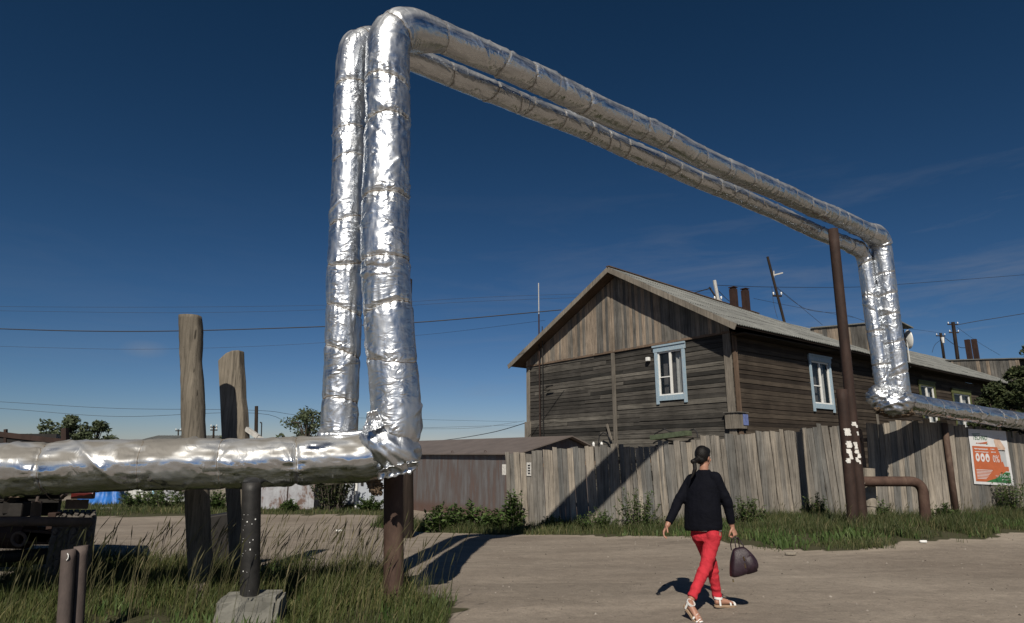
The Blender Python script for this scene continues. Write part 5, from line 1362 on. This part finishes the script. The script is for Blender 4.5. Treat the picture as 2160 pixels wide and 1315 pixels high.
# head
ball(mb, hd+Hu*.012-Hf*.01, Hr*.070, Hf*.086, Hu*.100, 14); ball(mb, hd-Hu*.055+Hf*.025, Hr*.050, Hf*.055, Hu*.055)
ball(mb, hd-Hu*.022+Hf*.088, Hr*.011, Hf*.018, Hu*.020, 8); ball(mb, hd-Hu*.058+Hf*.073, Hr*.022, Hf*.010, Hu*.009, 8)
for s in (-1, 1):
    ball(mb, hd+Hr*(s*.070)-Hu*.012-Hf*.005, Hr*.008, Hf*.016, Hu*.027, 8); ball(mb, hd+Hr*(s*.034)-Hu*.03+Hf*.058, Hr*.02, Hf*.016, Hu*.02, 8)
# feet
def foot(heel, toe, ank, side_):
    d = (toe-heel); L_ = d.length; d.normalize(); s_ = d.cross(Z).normalized(); n_ = s_.cross(d).normalized()
    loft(mb, [(heel+n_*.03-d*.012, s_*.018, n_*.018), (heel+n_*.035+d*.01, s_*.03, n_*.033), (heel+n_*.040+d*.05, s_*.031, n_*.037), (heel+n_*.034+d*.11, s_*.036, n_*.030), (heel+n_*.026+d*.17, s_*.042, n_*.020), (heel+n_*.020+d*.20, s_*.040, n_*.014)])
    for i, (o_, l_) in enumerate(((-.030, .222), (-.013, .232), (.002, .228), (.016, .222), (.029, .212))):
        q = o_*side_; limb(mb, [heel+n_*.018+d*.185+s_*q*.9, heel+n_*.016+d*l_+s_*q], [.011, .0085 if i else .011], 2)
    limb(mb, [ank, heel+n_*.05+d*.03], [.034, .033]); return d, s_, n_
fR = foot(heelR, toeR, aRk, -1); fL = foot(heelL, toeL, aLk, 1)
# hands
def hand(wr, tip, pn, thumbside, curl, spread=1.0):
    """wr wrist, tip direction target, pn palm normal direction (fingers curl toward it)"""
    d = (tip-wr).normalized(); pn = (pn-d*pn.dot(d)).normalized(); s_ = d.cross(pn)*thumbside
    for t in (0, .33, .66, 1):
        c = wr+d*(.012+.075*t); a = .024+.016*min(1, t*1.5); loft(mb, [(c-d*.014, s_*a*.9, pn*.014), (c, s_*a, pn*.0155), (c+d*.014, s_*a*.95, pn*.013)], 14)
    limb(mb, [wr-d*.03, wr+d*.02], [.026, .022])
    for i, (o_, l_) in enumerate(((.030, .070), (.010, .078), (-.010, .072), (-.029, .056))):
        b = wr+d*.092+s_*o_; c = curl[i]; p = [b]; ang = .15
        dirn = d
        for k, fl in enumerate((.45, .32, .23)):
            ang += c*(1.0 if k else .7); dirn = d*math.cos(ang)+pn*math.sin(ang)+s_*(o_*1.8*spread); p.append(p[-1]+dirn.normalized()*l_*fl)
        limb(mb, p, [.0092, .0085, .0078, .0066], 2)
    b = wr+d*.03+s_*.026; p1 = b+(d*.6+s_*.75+pn*.35).normalized()*.035; p2 = p1+(d*.8+s_*.25+pn*.6).normalized()*.028; p3 = p2+(d*.8+pn*.6).normalized()*.022
    limb(mb, [b, p1, p2, p3], [.014, .0115, .0095, .0078], 2)
hand(wrL, W(1396, 1130, 7.16), Fd*.6+Rd*.9+Z*.1, 1, (.35, .5, .6, .7))
gripc = W(1553, 1134, 7.14)
hand(wrR, gripc, -Rd+Fd*.2, -1, (1.1, 1.15, 1.2, 1.25), .3)
body = solidify(mb, 'body', 'skin', per, .0048, 5, .45)
# --- trousers
mb = MB()
loft(mb, [torso_ring(pel-Z*.09, .15, .118), torso_ring(pel-Z*.04, .168, .128), torso_ring(pel+Z*.02, .160, .118), torso_ring(pel+Z*.10, .145, .105)])
for (h, s_) in ((hR, 1), (hL, -1)): ball(mb, h-Fd*.030-Z*.0, Rd*.074, Fd*.085, Z*.110)
def tl(h, k, a, seed):
    ks = k+Z*.0; P = []; Rr = []
    for i in range(41):
        t = i/40
        if t < .5: p = h.lerp(k, t*2)
        else: p = k.lerp(a, (t-.5)*2)
        r = .088+(.063-.088)*min(1, t*2) if t < .5 else .063+(.046-.063)*((t-.5)*2)
        if .5 < t < .75: p = p-Fd*.014*math.sin((t-.5)*4*PI)
        r += .0045*math.sin(t*58+seed+2*math.sin(t*9))*(math.exp(-((t-.52)/.12)**2)+math.exp(-((t-.95)/.08)**2)+.25)
        P.append(p); Rr.append(r)
    mb.tube(P, Rr, 24)
    ball(mb, k, Vector((.062, 0, 0)), Vector((0, .062, 0)), Z*.062, 8)
tl(hR, kR, aRk+(kR-aRk).normalized()*.025, 0); tl(hL, kL, aLk+(kL-aLk).normalized()*.02, 2)
trs = solidify(mb, 'trousers', 'red', per, .007, 3, .5)
for v in trs.data.vertices:
    c = v.co; v.co = c+v.normal*(.0045*(.5-abs(nz(c.x*7, c.y*7, c.z*15+c.x*9))*2)+.002*nz(c.x*20, c.y*20, c.z*34))
# --- jumper
mb = MB()
hemc = W(1484, 1116, 7.22)
def tr_(p, w, d, tilt=0): return (p, (Rd+Z*tilt).normalized()*w, Fd*d)
loft(mb, [tr_(hemc-Z*.012, .200, .150, .07), tr_(hemc+Z*.02, .207, .155, .07), tr_(W(1482, 1075, 7.22), .202, .148, .04), tr_(W(1480, 1050, 7.22), .190, .132), tr_(W(1481, 1030, 7.22), .190, .125), tr_(W(1482, 1014, 7.22), .183, .108), tr_(W(1483, 1005, 7.22), .145, .09), tr_(W(1484, 998, 7.22), .092, .078), tr_(W(1485, 991, 7.22), .062, .06)])
def sleeve(a, b, c, rs, sd):
    P = []; Rr = []
    for i in range(31):
        t = i/30; p = a.lerp(b, t*2) if t < .5 else b.lerp(c, (t-.5)*2); r = rs[0]+(rs[1]-rs[0])*t*2 if t < .5 else rs[1]+(rs[2]-rs[1])*(t-.5)*2
        r += .004*math.sin(t*34+sd)*math.exp(-((t-.5)/.2)**2); P.append(p); Rr.append(r)
    mb.tube(P, Rr, 20); ball(mb, a, Vector((rs[0], 0, 0)), Vector((0, rs[0], 0)), Z*rs[0], 8); ball(mb, b, Vector((rs[1], 0, 0)), Vector((0, rs[1], 0)), Z*rs[1], 8)
sleeve(shL+Rd*.02-Z*.012, elL, wrL.lerp(elL, .10), (.068, .056, .041), 0); sleeve(shR-Rd*.02-Z*.012, elR, wrR.lerp(elR, .10), (.068, .056, .041), 1)
limb(mb, [shL+Rd*.02, neck0-Z*.02, shR-Rd*.02], [.058, .06, .058])
jm = solidify(mb, 'jumper', 'knit', per, .008, 4, .5)
for v in jm.data.vertices:
    c = v.co; q = nz(c.x*9, c.y*9, c.z*5+3)*.006+nz(c.x*20, c.y*20, c.z*9)*.0025; v.co = c+v.normal*q
mb = MB(); q = W(1503, 1106, 7.0); loft(mb, [(pel+Z*.015, Rd*.170, Fd*.128), (pel+Z*.075, Rd*.166, Fd*.124)], 32); mb.build('undershirt', 'white', per, smooth=True)
# --- hair
mb = MB(); ball(mb, hd+Hu*.024-Hf*.022, Hr*.080, Hf*.088, Hu*.100, 14); ball(mb, hd+Hu*.062+Hf*.02, Hr*.068, Hf*.06, Hu*.05); ball(mb, hd-Hu*.03-Hf*.062, Hr*.058, Hf*.04, Hu*.055)
bn = W(1463, 974, 7.13); ball(mb, bn, Vector((.034, 0, 0)), Vector((0, .03, 0)), Z*.028); limb(mb, [hd-Hf*.07-Hu*.02, bn], [.035, .026])
limb(mb, [bn+Vector((.01, 0, -.015)), W(1466, 990, 7.1), W(1461, 1003, 7.1), W(1456, 1012, 7.1)], [.022, .022, .015, .006])
solidify(mb, 'hair', 'hair', per, .006, 2, .4)
for s in (-1, 1):
    mb = MB(); ball(mb, hd+Hr*(s*.031)+Hf*.066+Hu*.004, Hr*.010, Hf*.008, Hu*.006, 8); mb.build('eye', 'white', per, smooth=True)
# --- sandals
def sandal(h, fr):
    d, s_, n_ = fr; mb = MB(); out_ = [(-.02, 0), (-.012, .024), (.03, .034), (.09, .034), (.15, .044), (.20, .046), (.235, .030), (.246, 0), (.235, -.030), (.20, -.046), (.15, -.042), (.09, -.032), (.03, -.034), (-.012, -.024)]
    mb.prism([h+d*a+s_*b-n_*.022 for a, b in out_], n_*.024); root = mb.build('sandal', 'sole', per, bevel=.003)
    for (a0, w, hh, tilt) in ((.215, .042, .030, 0), (.190, .046, .036, .01), (.165, .047, .044, -.01), (.14, .045, .052, .012)):
        mb = MB(); loop = [h+d*(a0+tilt*math.cos(t))+s_*math.cos(t)*w+n_*(.0+math.sin(t)*hh) for t in [PI*k/12 for k in range(13)]]
        for i in range(12): mb.beam(loop[i], loop[i+1], .0065, .0022, d)
        mb.build('strap', 'white', root)
    mb = MB(); loop = [h+d*(.028+.042*math.cos(t))+s_*math.sin(t)*.040+n_*(.070) for t in [2*PI*k/18 for k in range(19)]]
    for i in range(18): mb.beam(loop[i], loop[i+1], .011, .0025, n_)
    for b in (-1, 1): mb.beam(h+s_*b*.036+n_*.065+d*.02, h+s_*b*.036-n_*.004+d*.03, .010, .003, d)
    mb.build('ankle_strap', 'white', root)
sandal(heelR, fR); sandal(heelL, fL)
# --- handbag
Yb = 7.12; bag = empty('handbag', W(1568, 1222, Yb)); tag(bag, 'dark plum leather handbag hanging from the woman\'s right hand', 'handbag'); bo = Vector(bag.location)
bu = (W(1597, 1204, Yb)-W(1541, 1222, Yb)); bw = bu.normalized(); bh = (W(1556, 1156, Yb)-W(1569, 1214, Yb)).normalized(); bd = bw.cross(bh).normalized(); bd2 = bd
rows = [(1541, 1599, 1222, 1203, .075), (1540, 1599, 1212, 1190, .082), (1540, 1594, 1200, 1178, .080), (1541, 1587, 1184, 1168, .070), (1543, 1578, 1170, 1160, .055), (1546, 1570, 1160, 1154, .035), (1549, 1566, 1157, 1153, .018)]
mb = MB()
rings = []
for (ul, ur, vl, vr, dp) in rows:
    l = W(ul, vl, Yb)-bo; r = W(ur, vr, Yb)-bo; rings.append(((l+r)/2, (r-l)/2, bd*dp))
seg = 28; i0 = 0
for (c, a, b) in rings:
    for k in range(seg):
        t = 2*PI*k/seg; cx = math.copysign(abs(math.cos(t))**.6, math.cos(t)); sx = math.copysign(abs(math.sin(t))**.6, math.sin(t)); p = c+a*cx+b*sx
        p += (a.normalized()*cx+b.normalized()*sx)*.007*nz(p.x*25, p.y*25, p.z*14); mb.v.append(tuple(p))
for i in range(len(rings)-1):
    for k in range(seg): p = i*seg+k; q = i*seg+(k+1) % seg; mb.f.append((p, q, q+seg, p+seg)); mb.r.append(.5)
mb.f.append(tuple(range(seg))[::-1]); mb.r.append(.5); mb.f.append(tuple((len(rings)-1)*seg+k for k in range(seg))); mb.r.append(.5)
b_ = mb.build('bag_body', 'leather', bag, smooth=True, bevel=0); m = b_.modifiers.new('s', 'SUBSURF'); m.levels = m.render_levels = 1
cam_side = bd if bd.y < 0 else -bd
mb = MB(); loft(mb, [(W(1582, 1206, Yb)-bo+cam_side*.066, bw*.060, cam_side*.022), (W(1579, 1190, Yb)-bo+cam_side*.066, bw*.062, cam_side*.03), (W(1574, 1175, Yb)-bo+cam_side*.056, bw*.050, cam_side*.024), (W(1571, 1170, Yb)-bo+cam_side*.05, bw*.042, cam_side*.01)], 20); mb.build('pocket', 'leather', bag, smooth=True)
for (uu, v0, v1) in ((1563, 1172, 1180), (1565, 1186, 1196)):
    mb = MB(); mb.beam(W(uu, v0, Yb)-bo+cam_side*.075, W(uu+2, v1, Yb)-bo+cam_side*.085, .006, .004); mb.build('zip_pull', 'brass', bag)
for (o_, pts) in ((cam_side*.025, [(1551, 1157), (1549, 1146), (1550, 1137), (1555, 1133), (1560, 1140), (1566, 1150), (1568, 1158)]), (-cam_side*.03, [(1545, 1162), (1543, 1150), (1544, 1138), (1550, 1132), (1557, 1138), (1561, 1150), (1562, 1158)])):
    P = [W(u, v, Yb)-bo+o_*(1 if v > 1140 else .2) for u, v in pts]; mb = MB(); mb.tube(resample(fillet(P, [0]+[.012]*5+[0], 5), .005), .006, 8); mb.build('handle', 'leather', bag, smooth=True)
mb = MB(); mb.tube([W(1546, 1222, Yb)-bo, W(1547, 1228, Yb)-bo], [.006, .009], 8); mb.build('bag_foot', 'brass', bag)

# ------------------------------------------------------------------ sky, sun, render
w = bpy.data.worlds.new('World'); scene.world = w; w.use_nodes = True; nt = w.node_tree; bg = nt.nodes['Background']
sky = nt.nodes.new('ShaderNodeTexSky'); sky.sky_type = 'NISHITA'; sky.sun_disc = False
hyp = math.sqrt(1+AZ*AZ); EL = math.atan(TEL/hyp)
sky.sun_elevation = EL; sky.sun_rotation = math.atan2(-AZ, -1); sky.air_density = .8; sky.dust_density = .1; sky.ozone_density = 3.4
tc = nt.nodes.new('ShaderNodeTexCoord'); mp = nt.nodes.new('ShaderNodeMapping'); nt.links.new(tc.outputs['Generated'], mp.inputs[0]); mp.inputs['Scale'].default_value = (1.0, 1.0, 7)
mp.inputs['Rotation'].default_value = (0, .12, .5)
no = nt.nodes.new('ShaderNodeTexNoise'); nt.links.new(mp.outputs[0], no.inputs['Vector']); no.inputs['Scale'].default_value = 3.2; no.inputs['Detail'].default_value = 7; no.inputs['Roughness'].default_value = .62; no.inputs['Distortion'].default_value = .5
rp_ = nt.nodes.new('ShaderNodeValToRGB'); nt.links.new(no.outputs[0], rp_.inputs[0]); rp_.color_ramp.elements[0].position = .49; rp_.color_ramp.elements[0].color = (0, 0, 0, 1); rp_.color_ramp.elements[1].position = .75; rp_.color_ramp.elements[1].color = (.75, .75, .75, 1)
sp = nt.nodes.new('ShaderNodeSeparateXYZ'); nt.links.new(tc.outputs['Generated'], sp.inputs[0])
rz_ = nt.nodes.new('ShaderNodeValToRGB'); nt.links.new(sp.outputs[2], rz_.inputs[0]); rz_.color_ramp.elements[0].position = .0; rz_.color_ramp.elements[0].color = (1, 1, 1, 1); rz_.color_ramp.elements[1].position = .42; rz_.color_ramp.elements[1].color = (0, 0, 0, 1)
ml = nt.nodes.new('ShaderNodeMath'); ml.operation = 'MULTIPLY'; nt.links.new(rp_.outputs[0], ml.inputs[0]); nt.links.new(rz_.outputs[0], ml.inputs[1])
rx_ = nt.nodes.new('ShaderNodeMapRange'); nt.links.new(sp.outputs[0], rx_.inputs[0]); rx_.inputs[1].default_value = -.25; rx_.inputs[2].default_value = .45; rx_.inputs[3].default_value = .12; rx_.inputs[4].default_value = 1
mr_ = nt.nodes.new('ShaderNodeMath'); mr_.operation = 'MULTIPLY'; nt.links.new(ml.outputs[0], mr_.inputs[0]); nt.links.new(rx_.outputs[0], mr_.inputs[1])
_x, _z = ray(306, 737); dc = Vector((_x, 1, _z)).normalized()
vs_ = nt.nodes.new('ShaderNodeVectorMath'); vs_.operation = 'SUBTRACT'; nt.links.new(tc.outputs['Generated'], vs_.inputs[0]); vs_.inputs[1].default_value = dc
vm_ = nt.nodes.new('ShaderNodeVectorMath'); vm_.operation = 'MULTIPLY'; nt.links.new(vs_.outputs[0], vm_.inputs[0]); vm_.inputs[1].default_value = (1, 1, 2.4)
vl_ = nt.nodes.new('ShaderNodeVectorMath'); vl_.operation = 'LENGTH'; nt.links.new(vm_.outputs[0], vl_.inputs[0])
cm_ = nt.nodes.new('ShaderNodeMapRange'); nt.links.new(vl_.outputs['Value'], cm_.inputs[0]); cm_.inputs[1].default_value = .004; cm_.inputs[2].default_value = .032; cm_.inputs[3].default_value = .26; cm_.inputs[4].default_value = 0
ad_ = nt.nodes.new('ShaderNodeMath'); ad_.operation = 'ADD'; nt.links.new(mr_.outputs[0], ad_.inputs[0]); nt.links.new(cm_.outputs[0], ad_.inputs[1]); ml = ad_
mx = nt.nodes.new('ShaderNodeMix'); mx.data_type = 'RGBA'; nt.links.new(ml.outputs[0], mx.inputs[0]); spc = nt.nodes.new('ShaderNodeSeparateColor'); nt.links.new(sky.outputs[0], spc.inputs[0]); cbc = nt.nodes.new('ShaderNodeCombineColor')
for ch, (ga, aa) in enumerate(((1.605, .278), (1.325, .442), (1.379, .430))):
    pw_ = nt.nodes.new('ShaderNodeMath'); pw_.operation = 'POWER'; nt.links.new(spc.outputs[ch], pw_.inputs[0]); pw_.inputs[1].default_value = ga
    mu_ = nt.nodes.new('ShaderNodeMath'); mu_.operation = 'MULTIPLY'; nt.links.new(pw_.outputs[0], mu_.inputs[0]); mu_.inputs[1].default_value = aa; nt.links.new(mu_.outputs[0], cbc.inputs[ch])
nt.links.new(cbc.outputs[0], mx.inputs[6]); mx.inputs[7].default_value = (4.6, 4.9, 5.6, 1)
nt.links.new(mx.outputs[2], bg.inputs[0]); bg.inputs[1].default_value = .05
sun = bpy.data.lights.new('sun', 'SUN'); sun.energy = 4.9; sun.angle = math.radians(.5); sun.color = (1, .925, .80)
so = bpy.data.objects.new('sun', sun); COL.objects.link(so); so.rotation_euler = Vector((AZ, 1, -TEL)).to_track_quat('-Z', 'Y').to_euler()
scene.view_settings.view_transform = 'Standard'; scene.view_settings.look = 'None'; scene.view_settings.exposure = 0; scene.view_settings.gamma = 1
scene.render.engine = 'CYCLES'; scene.cycles.max_bounces = 6
scene.render.resolution_x = 1024; scene.render.resolution_y = 623
